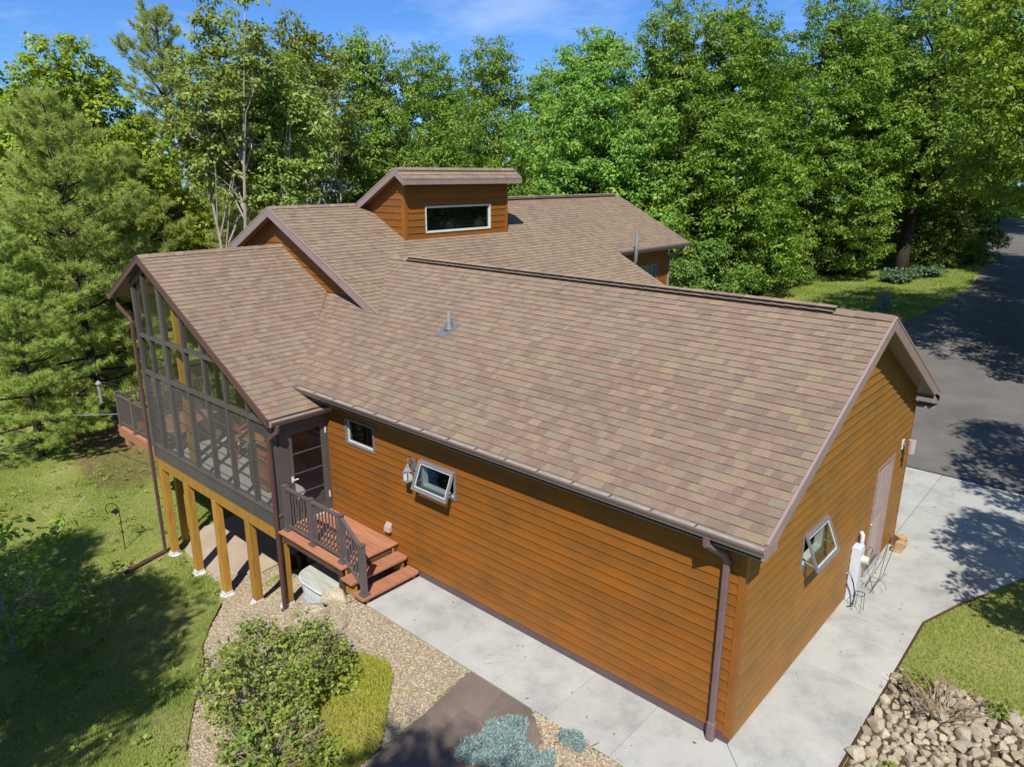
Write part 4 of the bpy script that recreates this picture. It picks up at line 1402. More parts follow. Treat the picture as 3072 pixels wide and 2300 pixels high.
# door wall of the porch (faces +x)
pw = MB()
pw.box(XRW - 0.06, XRW + 0.03, YW + 0.09, -0.93, 0.45, 2.75).box(XRW - 0.06, XRW + 0.03, -0.93, -0.03, 2.46, 2.75).box(XRW - 0.06, XRW + 0.03, -0.075, -0.03, 0.45, 2.46)
pw.build('door_surround', 'porch_frame', porch)
pd = MB()
for b in ((-0.93, -0.835, 0.52, 2.45), (-0.18, -0.08, 0.52, 2.45)):
    pd.box(XRW - 0.02, XRW + 0.02, b[0], b[1], b[2], b[3])
pd.box(XRW - 0.02, XRW + 0.02, -0.835, -0.18, 2.36, 2.45).box(XRW - 0.02, XRW + 0.02, -0.835, -0.18, 0.52, 0.70)
for z in (1.1, 1.52, 1.94):
    pd.box(XRW - 0.006, XRW + 0.008, -0.835, -0.18, z - 0.011, z + 0.011)
pd = pd.build('screen_door', 'porch_frame', house)
pd['label'] = 'dark framed screen door onto the landing'
MB().add([(XRW, -0.835, 0.70), (XRW, -0.18, 0.70), (XRW, -0.18, 2.36), (XRW, -0.835, 2.36)], [(0, 1, 2, 3)]).build('screen', 'glass_clear', pd)
MB().tube([(XRW + 0.02, -0.885, 1.44), (XRW + 0.075, -0.885, 1.44), (XRW + 0.075, -0.79, 1.44)], 0.014, 8).box(XRW + 0.02, XRW + 0.03, -0.91, -0.86, 1.38, 1.50).build('door_handle', 'sash_white', pd)
for z in (0.8, 2.2):
    MB().box(XRW + 0.022, XRW + 0.034, -0.095, -0.065, z, z + 0.14).build('hinge', 'sash_white', pd)
MB().box(XRW + 0.0, XRW + 0.05, -0.95, -0.06, 0.495, 0.52).build('threshold', 'sash_white', pd)
# porch support posts on white footings
for x, y in ((-14.42, YW + 0.06), (-13.08, YW + 0.06), (-11.68, YW + 0.06), (-10.22, YW + 0.06), (-8.93, YW + 0.06), (-13.35, 1.45), (-10.6, 1.45)):
    zb = float(gh(x, y))
    po = MB().box(x - 0.085, x + 0.085, y - 0.085, y + 0.085, zb + 0.06, 0.19).build('post', 'lumber', house, bevel=0.006)
    MB().box(x - 0.095, x + 0.095, y - 0.095, y + 0.095, zb - 0.02, zb + 0.07).lathe([(0.17, -0.15), (0.17, 0.0), (0.16, 0.01)], (x, y, zb - 0.01), 12).build('post_base', 'galvanized', po)
    for s in (-1, 1):
        MB().tube([(x + s * 0.045, y - 0.075, zb + 0.03), (x + s * 0.045, y - 0.125, zb + 0.03)], 0.022, 8).build('bolt', 'galvanized', po)

# ================================================================== ENTRY STAIRS
stairs = empty('entry_stairs', (-7.7, -0.7, 0))
tag(stairs, 'red stained landing with two steps and dark railing outside the porch door', 'stairs')


def part(mb_, name, mat, parent, bevel=0.0, smooth=False):
    o = mb_.build(name, mat, parent, smooth=smooth, bevel=bevel)
    o.matrix_parent_inverse = Matrix.Translation(-Vector(parent.location)) if parent.parent is None and parent.type == 'EMPTY' else Matrix.Identity(4)
    return o


nb = 9
for i in range(nb):
    y0 = -1.32 + i * (1.29 / nb)
    part(MB().box(-8.74, -6.67, y0 + 0.003, y0 + 1.29 / nb - 0.003, 0.462, 0.50), 'deck_board', 'deckboard', stairs, 0.004)
part(MB().box(-8.72, -6.70, -1.26, -1.22, 0.29, 0.46).box(-8.72, -6.70, -0.08, -0.04, 0.29, 0.46).box(-6.745, -6.705, -1.22, -0.08, 0.29, 0.46), 'rim_joist', 'rim_wood', stairs)
for i, (x0, z) in enumerate(((-6.69, 0.325), (-6.37, 0.145))):
    rr = 0.045
    pts = []
    x1, y0, y1 = x0 + 0.315, -1.33, -0.045
    for cx_, cy_, a0 in ((x1 - rr, y0 + rr, -90), (x1 - rr, y1 - rr, 0), (x0 + 0.005, y1 - 0.005, 90), (x0 + 0.005, y0 + 0.005, 180)):
        r2 = rr if a0 in (-90, 0) else 0.005
        for s in range(4):
            a = R(a0 + s * 30)
            pts.append((cx_ + r2 * math.cos(a), cy_ + r2 * math.sin(a), z - 0.04))
    part(MB().prism(pts, (0, 0, 0.04)), 'tread', 'deckboard', stairs)
for y in (-1.22, -0.16):
    part(MB().prism([(-6.70, y, 0.44), (-6.70, y, -0.02), (-6.10, y, 0.0), (-6.10, y, 0.10), (-6.42, y, 0.10), (-6.42, y, 0.28), (-6.69, y, 0.28)], (0, 0.045, 0)), 'stringer', 'lumber', stairs)
part(MB().box(-6.84, -6.70, -1.27, -1.13, float(gh(-6.77, -1.2)) - 0.1, 0.46), 'support_post', 'rim_wood', stairs)
part(MB().box(-8.72, -8.60, -0.20, -0.08, -1.6, 0.46), 'support_post', 'lumber', stairs)


def rail_post(x, y, z0, z1, root):
    p_ = part(MB().box(x - 0.045, x + 0.045, y - 0.045, y + 0.045, z0, z1), 'rail_post', 'rail', root)
    for nm, mbq in (('post_cap', MB().prism([(x - 0.055, y - 0.055, z1), (x + 0.055, y - 0.055, z1), (x + 0.055, y + 0.055, z1), (x - 0.055, y + 0.055, z1)], (0, 0, 0.022))),
                    ('post_skirt', MB().box(x - 0.075, x + 0.075, y - 0.075, y + 0.075, z0, z0 + 0.045))):
        mbq.build(nm, 'rail', p_)
    return p_


def rail_run(a, b, za, zb, root, base, n, top=0.90):
    """a,b: plan ends; za,zb: floor heights below the ends"""
    A, B = Vector((a[0], a[1], za)), Vector((b[0], b[1], zb))
    up = Vector((0, 0, 1))
    part(MB().bar(A + up * top, B + up * top, 0.065, 0.045), 'top_rail', 'rail', root)
    part(MB().bar(A + up * 0.11, B + up * 0.11, 0.045, 0.045), 'bottom_rail', 'rail', root)
    for i in range(n):
        p_ = A.lerp(B, (i + 1) / (n + 1))
        part(MB().box(p_.x - 0.011, p_.x + 0.011, p_.y - 0.011, p_.y + 0.011, p_.z + 0.13, p_.z + top - 0.02), 'baluster', 'rail', root)


RY = -1.15
for x in (-8.64, -7.77, -6.83):
    rail_post(x, RY, 0.50, 1.43, stairs)
rail_post(-6.17, RY - 0.06, 0.145, 1.10, stairs)
rail_run((-8.60, RY), (-7.815, RY), 0.5, 0.5, stairs, 0.5, 7)
rail_run((-7.725, RY), (-6.875, RY), 0.5, 0.5, stairs, 0.5, 7)
rail_run((-6.785, RY - 0.01), (-6.215, RY - 0.05), 0.50, 0.175, stairs, 0.5, 5, 0.88)

# ================================================================== DECK left of the porch
deck = empty('side_deck', (-16.1, 0.8, 0))
tag(deck, 'red deck with dark railing at the far left side of the porch', 'deck')
for i in range(22):
    y0 = -0.98 + i * 0.145
    part(MB().box(-17.62, XL - 0.05, y0 + 0.003, y0 + 0.142, 0.412, 0.45), 'deck_board', 'deckboard', deck)
part(MB().box(-17.62, XL - 0.05, -0.97, -0.93, 0.17, 0.41).box(-17.62, -17.58, -0.93, 2.2, 0.17, 0.41), 'rim_joist', 'deckboard', deck)
for x, y in ((-17.55, -0.90), (-16.55, -0.90), (-15.4, -0.90), (-14.72, -0.90), (-17.55, 0.6), (-17.55, 2.15)):
    rail_post(x, y, 0.45, 1.42, deck)
for a, b, n in (((-17.5, -0.9), (-16.6, -0.9), 8), ((-16.5, -0.9), (-15.45, -0.9), 9), ((-15.35, -0.9), (-14.77, -0.9), 5), ((-17.55, -0.85), (-17.55, 0.55), 12), ((-17.55, 0.65), (-17.55, 2.1), 12)):
    rail_run(a, b, 0.45, 0.45, deck, 0.45, n)
part(MB().box(-17.3, -17.1, -0.95, 2.0, -0.03, 0.168), 'beam', 'deckboard', deck)
for x, y in ((-14.78, -0.70), (-17.2, 1.6)):
    part(MB().box(x - 0.07, x + 0.07, y - 0.07, y + 0.07, -2.35, 0.41), 'support_post', 'lumber', deck)

# ================================================================== FITTINGS ON THE WALLS
# carriage lantern
lan = empty('wall_lantern', (-6.13, -0.03, 2.2))
tag(lan, 'grey carriage lantern on the long wall beside the open window', 'lantern')
lx, ly = -6.13, -0.17
part(MB().box(lx - 0.06, lx + 0.06, -0.045, -0.022, 2.13, 2.36), 'back_plate', 'lantern_metal', lan, 0.01)
part(MB().tube([(lx, -0.04, 2.28), (lx, -0.10, 2.37), (lx, -0.15, 2.385), (lx, ly, 2.35), (lx, ly, 2.29)], 0.012, 8), 'arm', 'copper', lan)
part(MB().lathe([(0.105, 0.0), (0.10, 0.012), (0.045, 0.07), (0.05, 0.075), (0.03, 0.11), (0.012, 0.13)], (lx, ly, 2.17), 4), 'lantern_roof', 'lantern_metal', lan)
lg = MB()
for sx in (-1, 1):
    for sy in (-1, 1):
        lg.bar((lx + sx * 0.058, ly + sy * 0.058, 1.99), (lx + sx * 0.064, ly + sy * 0.064, 2.172), 0.014, 0.014, (1, 0, 0))
part(lg, 'cage', 'lantern_metal', lan)
part(MB().box(lx - 0.055, lx + 0.055, ly - 0.055, ly + 0.055, 1.995, 2.168), 'lantern_glass', 'sash_white', lan)
part(MB().box(lx - 0.078, lx + 0.078, ly - 0.078, ly + 0.078, 1.965, 1.992), 'base_plate', 'lantern_metal', lan, 0.006)
# cylinder light by the garage corner
wl_ = empty('wall_light', (0.03, 6.9, 2.2))
tag(wl_, 'beige cylinder downlight beside the garage side door', 'wall light')
part(MB().box(0.022, 0.05, 6.86, 6.98, 2.14, 2.34), 'mount', 'cream', wl_, 0.01)
part(MB().box(0.05, 0.12, 6.90, 6.94, 2.22, 2.26), 'arm', 'lantern_metal', wl_)
part(MB().lathe([(0.068, 0.0), (0.068, 0.26), (0.06, 0.262)], (0.19, 6.92, 2.10), 16), 'shade', 'door_paint', wl_)

# electric meter box
mt_ = empty('meter_box', (0.1, 4.6, 0))
tag(mt_, 'tall pale grey electric meter box standing against the gable wall', 'meter box')
part(MB().box(0.026, 0.175, 4.50, 4.71, 0.0, 1.05), 'cabinet', 'utility_box', mt_, 0.006)
part(MB().box(0.176, 0.186, 4.51, 4.70, 0.03, 1.0), 'cover', 'sash_white', mt_, 0.003)
part(MB().tube([(0.186, 4.605, 0.82), (0.29, 4.605, 0.82)], [0.075, 0.068], 16), 'meter', 'cream', mt_)
part(MB().tube([(0.10, 4.78, 0.98), (0.10, 4.78, 1.18), (0.06, 4.78, 1.24)], 0.035, 10).tube([(0.07, 4.86, 0.95), (0.07, 4.86, 1.12)], 0.025, 8), 'conduit', 'utility_box', mt_)
part(MB().box(0.03, 0.13, 4.74, 4.84, 0.05, 0.98), 'side_panel', 'utility_box', mt_)
part(MB().tube([(0.05, 4.73, 0.7), (0.16, 4.73, 0.5), (0.17, 4.73, 0.1)], 0.012, 6), 'red_cable', 'edging', mt_)
# spigot with a hanging hose cable
sp_ = empty('hose_spigot', (0.06, 4.35, 0))
tag(sp_, 'small spigot and dark cord hanging left of the meter box', 'spigot')
part(MB().tube([(0.02, 4.36, 0.60), (0.11, 4.36, 0.60), (0.12, 4.36, 0.56)], 0.016, 8).tube([(0.085, 4.36, 0.60), (0.085, 4.36, 0.66)], 0.01, 6), 'spigot', 'metal_grey', sp_)
part(MB().tube([(0.12, 4.36, 0.56), (0.16, 4.37, 0.46), (0.19, 4.40, 0.30), (0.20, 4.42, 0.12), (0.18, 4.36, 0.01), (0.13, 4.30, 0.012)], 0.011, 6), 'hose', 'iron', sp_)


def stake(name, pts, rad, label, mat='iron', cat='garden stake', group=None):
    o = MB().tube(pts, rad, 6).build(name, mat, smooth=True)
    return tag(o, label, cat, group)


# wire plant stand at the foot of the meter box
ws = empty('wire_stand', (0.2, 4.2, 0))
tag(ws, 'thin black wire plant stand at the foot of the meter box', 'plant stand')
for a in range(4):
    x, y = 0.30 + 0.10 * math.cos(a * 1.57 + 0.7), 4.33 + 0.10 * math.sin(a * 1.57 + 0.7)
    part(MB().tube([(x, y, 0.0), (0.30 + (x - 0.30) * 0.75, 4.33 + (y - 4.33) * 0.75, 0.34)], 0.004, 5), 'leg', 'iron', ws)
ring_ = [(0.30 + 0.08 * math.cos(t * 0.524), 4.33 + 0.08 * math.sin(t * 0.524), 0.32) for t in range(13)]
part(MB().tube(ring_, 0.006, 5), 'ring', 'iron', ws)
# shepherd's crooks leaning by the side door
hooks = [
    ([(0.18, 5.15, 0.02), (0.22, 5.9, 0.25), (0.16, 6.6, 0.42), (0.10, 6.7, 0.46)], 'long black iron crook leaning by the door beside the meter box'),
    ([(0.30, 5.0, 0.02), (0.34, 5.6, 0.14), (0.26, 6.5, 0.30), (0.2, 6.9, 0.33)], 'lower black iron crook lying toward the firewood blocks'),
    ([(0.35, 5.05, 0.02), (0.16, 5.2, 0.36), (0.08, 5.28, 0.62), (0.10, 5.38, 0.72), (0.14, 5.46, 0.64), (0.12, 5.48, 0.5)], 'black crook with a curled top standing before the door'),
]
for pts, lb in hooks:
    stake('plant_hook', pts, 0.005, lb, cat='plant hook', group='iron crooks by the side door')
t_ = [(0.36 + 0.16 * math.cos(a * 0.5) * (1 - a * 0.03), 5.1 + 0.2 * math.sin(a * 0.5), 0.12 + 0.02 * a) for a in range(14)]
stake('wire_coil', t_, 0.0035, 'loose coil of black wire beside the meter box', cat='wire')
# two blocks of split wood by the far corner
for i, (x, y, z, a, s, lb) in enumerate(((0.14, 6.98, 0.0, 0.3, 1.0, 'lower block of split firewood by the garage corner'), (0.10, 7.22, 0.0, -0.4, 1.15, 'taller block of split firewood at the garage corner'))):
    pts = []
    for k, rr in enumerate((0.10, 0.13, 0.09, 0.12, 0.11, 0.14, 0.10)):
        t = k * 0.8976
        pts.append((rr * s * math.cos(t), rr * s * 0.8 * math.sin(t), 0))
    pts = [(-0.11 * s, -0.06, 0), (0.10 * s, -0.09, 0), (0.12 * s, 0.05, 0), (-0.02, 0.11 * s, 0)]
    wb = MB().prism(pts, (0.05, -0.03, 0.24 * s)).build('firewood_block', 'split_wood', bevel=0.012)
    wb.location = (x + 0.06, y, z)
    wb.rotation_euler = (0, 0.12, a)
    tag(wb, lb, 'firewood')

# ================================================================== WINDOW WELL, STONES
well = empty('window_well', (-7.75, -1.0, -1.3))
tag(well, 'corrugated galvanized window well with a grey lid under the landing', 'window well')
arc = [(-8.45 + 0.62 * (1 - math.cos(a)) * 1.06, -0.10 - 1.12 * math.sin(a)) for a in np.linspace(0, math.pi, 22)]
prof_w = [(-8.42, -0.05)] + [(-7.75 - 0.66 * math.copysign(abs(math.cos(a)) ** 0.6, math.cos(a)), -0.62 - 0.65 * math.sin(a) ** 0.6) for a in np.linspace(0, math.pi, 24)] + [(-7.08, -0.05)]
wm = MB()
lev = np.linspace(-1.7, -0.36, 22)
nW = len(prof_w)
cxw, cyw = -7.75, -0.5
vs = []
for i, z in enumerate(lev):
    s = 1.0 + 0.006 * math.sin(i * math.pi)
    for j, (x, y) in enumerate(prof_w):
        rib = 1 + 0.012 * math.cos(i * 2.1)
        vs.append((cxw + (x - cxw) * rib, cyw + (y - cyw) * rib, z))
fs = [(i * nW + j, i * nW + j + 1, (i + 1) * nW + j + 1, (i + 1) * nW + j) for i in range(len(lev) - 1) for j in range(nW - 1)]
wm.add(vs, fs)
part(wm, 'well_wall', 'galvanized', well, smooth=True)
lid = [(cxw + (x - cxw) * 1.05, cyw + (y - cyw) * 1.04, -0.352) for x, y in prof_w]
part(MB().prism(lid, (0, 0, 0.035)), 'lid', 'well_lid', well)
rim = [(cxw + (x - cxw) * 1.055, cyw + (y - cyw) * 1.05, -0.335) for x, y in prof_w]
part(MB().tube(rim, 0.018, 6), 'rim', 'galvanized', well)


def rock_mesh(seed, name='stone', mat='rock', flat=0.6, smooth=False):
    import bmesh
    g = random.Random(seed)
    bm = bmesh.new()
    for _ in range(15):
        v = Vector((g.gauss(0, 1), g.gauss(0, 1), g.gauss(0, 1))).normalized()
        v *= g.uniform(0.8, 1.0)
        v = Vector((max(-0.78, min(0.78, v.x)), max(-0.82, min(0.82, v.y)), max(-0.7, min(0.62, v.z)) * flat / 0.62))
        bm.verts.new(v)
    r_ = bmesh.ops.convex_hull(bm, input=bm.verts)
    junk = [e for e in r_['geom_interior'] + r_['geom_unused'] if isinstance(e, bmesh.types.BMVert)]
    bmesh.ops.delete(bm, geom=list(set(junk)), context='VERTS')
    bmesh.ops.bevel(bm, geom=list(bm.edges), offset=0.06, segments=1, affect='EDGES')
    me = bpy.data.meshes.new(name)
    bm.to_mesh(me)
    bm.free()
    me.materials.append(M[mat])
    return me


ROCKS = [rock_mesh(100 + i, flat=0.5 + 0.03 * i) for i in range(12)]


def stone(name, me, loc, s, rot, label=None, cat=None, parent=None, group=None):
    o = bpy.data.objects.new(name, me)
    link(o, parent)
    o.location = loc
    o.scale = s if hasattr(s, '__len__') else (s, s, s)
    o.rotation_euler = rot
    if label:
        tag(o, label, cat, group)
    return o


# stepped retaining blocks at the walk's end
for loc, s, rot, lb in (((-6.66, -1.50, 0.0), (0.36, 0.19, 0.22), (0.05, 0.1, 0.35), 'tan retaining block beside the bottom step'),
                        ((-6.98, -1.70, -0.42), (0.34, 0.22, 0.40), (0, 0.15, 0.9), 'rough tan retaining block leaning on the window well'),
                        ((-6.80, -2.02, -0.34), (0.34, 0.24, 0.26), (0.1, 0.1, 1.4), 'brown flat retaining rock below the tan blocks'),
                        ((-6.45, -1.40, 0.0), (0.13, 0.11, 0.09), (0, 0, 0.4), 'small white stone at the corner of the bottom step'),
                        ((-6.40, -2.25, -0.25), (0.2, 0.16, 0.12), (0, 0, 2.0), 'small brown rock half buried behind the shrub')):
    stone('retaining_stone', ROCKS[int(abs(loc[0]) * 97) % 12], loc, s, rot, lb, 'stone', group='stones along the gravel slope')
# brick step at the terrace corner
for i in range(3):
    MB().box(-11.9 + i * 0.24, -11.68 + i * 0.24, 0.28 + i * 0.12, 0.46 + i * 0.12, -2.2, -2.02 + 0.12 * i).build('brick', 'edging', ter, bevel=0.01)

# ================================================================== ROCK BED
ROCKBED = [(1.27, -0.6), (1.27, 3.2), (1.8, 3.3), (2.4, 3.28), (3.0, 3.2), (4.2, 3.1), (4.2, -0.6)]
rb = cell_sheet('rock_bed', ROCKBED, 'rock_soil', -0.02)
tag(rb, kind='structure')
g = random.Random(5)
placed = []
n_try = 0
sizes = [0.125] * 12 + [0.095] * 50 + [0.07] * 120 + [0.052] * 118
for s in sizes:
    for _ in range(120):
        x, y = g.uniform(1.30, 3.12), g.uniform(0.3, 3.22)
        if y < 0.42 + (x - 1.23) * 0.84:
            continue
        if all((x - a) ** 2 + (y - b) ** 2 > (0.72 * (s + c)) ** 2 for a, b, c in placed):
            placed.append((x, y, s))
            break
for i, (x, y, s) in enumerate(placed):
    stone('stone', ROCKS[g.randrange(12)], (x, y, -0.04 + s * g.uniform(0.30, 0.55)), (s * g.uniform(0.95, 1.35), s * g.uniform(0.85, 1.15), s * g.uniform(0.8, 1.3)),
          (g.uniform(-0.5, 0.5), g.uniform(-0.5, 0.5), g.uniform(0, 6.28)), parent=rb)

# the rest of the bed, beyond the stones that show largest
mbs = MB()
gf = random.Random(15)
for _ in range(620):
    x, y = gf.uniform(1.30, 4.1), gf.uniform(-0.5, 3.05)
    if x < 3.12 and y > 0.42 + (x - 1.23) * 0.84:
        continue
    me = ROCKS[gf.randrange(12)]
    s, a = gf.uniform(0.05, 0.12), gf.uniform(0, 6.28)
    ca, sa = math.cos(a) * s, math.sin(a) * s
    mbs.add([(x + v.co.x * ca - v.co.y * sa, y + v.co.x * sa + v.co.y * ca, -0.01 + v.co.z * s) for v in me.vertices], [tuple(p.vertices) for p in me.polygons])
tag(mbs.build('stone_field', 'rock', rb), kind='stuff')

# ================================================================== PORCH FURNITURE
def box_chair(loc, rz, label, group='wooden chairs in the porch', mat='furniture_wood', src=[]):
    if src:
        c = copy_tree(src[0])
    else:
        c = empty('chair', (0, 0, 0))
        for sx in (-1, 1):
            part(MB().bar((sx * 0.19, -0.19, 0), (sx * 0.18, -0.17, 0.44), 0.04, 0.04, (1, 0, 0)), 'leg', mat, c)
            part(MB().bar((sx * 0.19, 0.22, 0), (sx * 0.17, 0.17, 0.45), 0.04, 0.04, (1, 0, 0)), 'leg', mat, c)
            part(MB().bar((sx * 0.17, 0.17, 0.45), (sx * 0.16, 0.27, 0.98), 0.035, 0.035, (1, 0, 0)), 'back_post', mat, c)
        part(MB().prism([(-0.22, -0.22, 0.44), (0.22, -0.22, 0.44), (0.20, 0.20, 0.44), (-0.20, 0.20, 0.44)], (0, 0, 0.035)), 'seat', mat, c, 0.01)
        for z, y in ((0.62, 0.20), (0.92, 0.26)):
            part(MB().bar((-0.17, y, z), (0.17, y, z), 0.025, 0.10 if z > 0.8 else 0.06), 'back_slat', mat, c)
        for k in range(4):
            x = -0.1 + k * 0.066
            part(MB().bar((x, 0.20, 0.62), (x, 0.255, 0.88), 0.02, 0.02, (1, 0, 0)), 'spindle', mat, c)
        src.append(c)
    c.location = loc
    c.rotation_euler = (0, 0, rz)
    return tag(c, label, 'chair', group)


tbl = empty('dining_table', (-12.1, 0.4, FZ))
tag(tbl, 'round wooden table in the middle of the screened porch', 'table')
part(MB().lathe([(0.60, 0.0), (0.62, 0.015), (0.60, 0.035)], (-12.1, 0.4, FZ + 0.70), 24), 'table_top', 'furniture_wood', tbl)
part(MB().lathe([(0.30, 0.0), (0.28, 0.04), (0.07, 0.08), (0.06, 0.66), (0.2, 0.70)], (-12.1, 0.4, FZ), 12), 'pedestal', 'furniture_wood', tbl)
box_chair((-12.95, 0.15, FZ), 1.7, 'wooden chair left of the round porch table')
box_chair((-11.35, 0.75, FZ), -1.9, 'wooden chair between round porch table and cabinet')
box_chair((-12.3, 1.25, FZ), 0.1, 'wooden chair behind the round porch table')
box_chair((-9.45, 0.85, FZ), -0.7, 'wooden chair seen through the screen door')
cab = empty('wood_cabinet', (-10.75, -0.35, FZ))
tag(cab, 'low orange wood cabinet with two doors behind the porch screens', 'cabinet')
part(MB().box(-11.15, -10.45, -0.55, -0.15, FZ + 0.05, FZ + 0.86), 'carcass', 'furniture_wood', cab)
part(MB().box(-11.18, -10.42, -0.58, -0.12, FZ + 0.86, FZ + 0.89), 'top', 'furniture_wood', cab)
for a, b in ((-11.13, -10.81), (-10.79, -10.47)):
    part(MB().box(a, b, -0.566, -0.55, FZ + 0.08, FZ + 0.82), 'cabinet_door', 'furniture_wood', cab, 0.005)
rc = empty('storage_trunk', (-13.6, 1.5, FZ))
tag(rc, 'brown wooden bench chest against the far porch wall', 'chest')
part(MB().box(-14.3, -13.3, 1.5, 2.1, FZ, FZ + 0.5), 'body', 'furniture_wood', rc)
part(MB().box(-14.33, -13.27, 1.48, 2.12, FZ + 0.5, FZ + 0.55), 'lid', 'furniture_wood', rc)
part(MB().box(-14.3, -13.3, 2.02, 2.1, FZ + 0.55, FZ + 1.05), 'backrest', 'furniture_wood', rc)

# ================================================================== YARD THINGS
sh = empty('shepherd_hook', (-15.68, -1.9, float(gh(-15.68, -1.9))))
tag(sh, 'black iron shepherd hook with a bird figure standing in the lawn', 'garden hook')
hz_ = float(gh(-15.68, -1.9))
dirx, diry = -0.75, -0.66
ptz = [(-15.68, -1.9, hz_ - 0.1), (-15.68, -1.9, hz_ + 1.10)]
for k in range(0, 11):
    a = math.pi * k / 8
    ptz.append((-15.68 + dirx * 0.17 * (1 - math.cos(a)), -1.9 + diry * 0.17 * (1 - math.cos(a)), hz_ + 1.12 + 0.17 * math.sin(a)))
part(MB().tube(ptz, [0.012] * len(ptz), 6), 'rod', 'iron', sh)
bz = hz_ + 1.05
part(MB().add([(-15.68, -1.9, bz), (-15.80, -2.0, bz + 0.05), (-15.86, -2.06, bz - 0.02), (-15.76, -1.97, bz - 0.06), (-15.72, -1.93, bz + 0.12), (-15.78, -1.99, bz - 0.13)], [(0, 1, 2, 3), (0, 4, 1), (0, 3, 5)]).prism([(-15.70, -1.92, bz - 0.03), (-15.82, -2.02, bz - 0.01), (-15.80, -2.0, bz + 0.05), (-15.70, -1.92, bz + 0.03)], (0.02, -0.02, 0)), 'bird', 'iron', sh)

# tube feeder hanging from the pine
FX, FY, FZZ = -22.3, 0.16, 0.48
fd = empty('bird_feeder', (FX, FY, FZZ))
tag(fd, 'seed filled tube bird feeder hanging below the pine branches', 'bird feeder')
part(MB().lathe([(0.055, 0.0), (0.055, 0.62)], (FX, FY, FZZ - 0.62), 10), 'seed_tube', 'feeder_seed', fd)
part(MB().lathe([(0.10, 0.0), (0.09, 0.04), (0.02, 0.12)], (FX, FY, FZZ), 10), 'cap', 'metal_grey', fd)
part(MB().lathe([(0.07, 0.0), (0.075, 0.03)], (FX, FY, FZZ - 0.66), 10), 'base', 'metal_grey', fd)
for z in (-0.2, -0.45):
    part(MB().tube([(FX - 0.11, FY, FZZ + z), (FX + 0.11, FY, FZZ + z)], 0.008, 5), 'perch', 'metal_grey', fd)
part(MB().tube([(FX, FY, FZZ + 0.1), (FX, FY, FZZ + 1.0)], 0.008, 4), 'hanger_wire', 'iron', fd)
ln = MB().tube([(-17.6, -0.9, 0.78), (-22.0, -0.72, -0.32), (-27.2, -0.4, -1.38)], 0.010, 5).build('line', 'cord')
tag(ln, 'taut line from the deck railing to the pines', 'line')

# ================================================================== PLANTS
def leaf_cloud(C, n, seed, size, spread, droop=0.35, aspect=0.5, tone_lo=0.0, up=0.35, axis=None):
    """n diamond leaves around each centre C (m,3); returns quads and tones"""
    g = np.random.default_rng(seed)
    m = len(C)
    N = m * n
    # leaves stand off a short spray: they point away from its middle and hang a little
    o = g.normal(0, 1, (N, 3))
    o /= np.linalg.norm(o, axis=1)[:, None]
    o *= (g.uniform(0.15, 1.0, (N, 1)) ** 0.6) * np.array((1.0, 1.0, 0.62))
    P = np.repeat(C, n, 0) + o * spread
    d = o * 0.9 + g.normal(0, 0.45, (N, 3))
    d[:, 2] = d[:, 2] * 0.7 - droop
    d /= np.linalg.norm(d, axis=1)[:, None]
    nr = g.normal(0, 1, (N, 3)) * 0.42 + o * 0.5
    nr[:, 2] += up + 0.45
    if axis is not None:
        nr += np.repeat(axis, n, 0) * 0.5 + np.array((0.22, -0.28, 0.1))      # blades turn to the light
    s = np.cross(d, nr)
    s /= np.linalg.norm(s, axis=1)[:, None] + 1e-9
    nn = np.cross(s, d)
    L = size * g.uniform(0.65, 1.25, (N, 1))
    W = L * aspect * 0.5
    a = P
    b = P + d * L * 0.45 + s * W + nn * L * 0.06
    c = P + d * L - nn * L * 0.08
    e = P + d * L * 0.45 - s * W + nn * L * 0.06
    V = np.stack([a, b, c, e], 1).reshape(-1, 3)
    tc = np.repeat(g.normal(0, 0.20, m), n)
    tone = np.clip(g.beta(2, 2.6, N) + tc + tone_lo, 0, 0.999)
    return V, tone


def branch_path(g, p, d, L, n=6, curve=0.12, gravity=0.0):
    pts = [Vector(p)]
    d = Vector(d).normalized()
    for i in range(n):
        d = (d + Vector((g.uniform(-1, 1), g.uniform(-1, 1), g.uniform(-1, 1))) * curve + Vector((0, 0, gravity))).normalized()
        pts.append(pts[-1] + d * (L / n))
    return pts


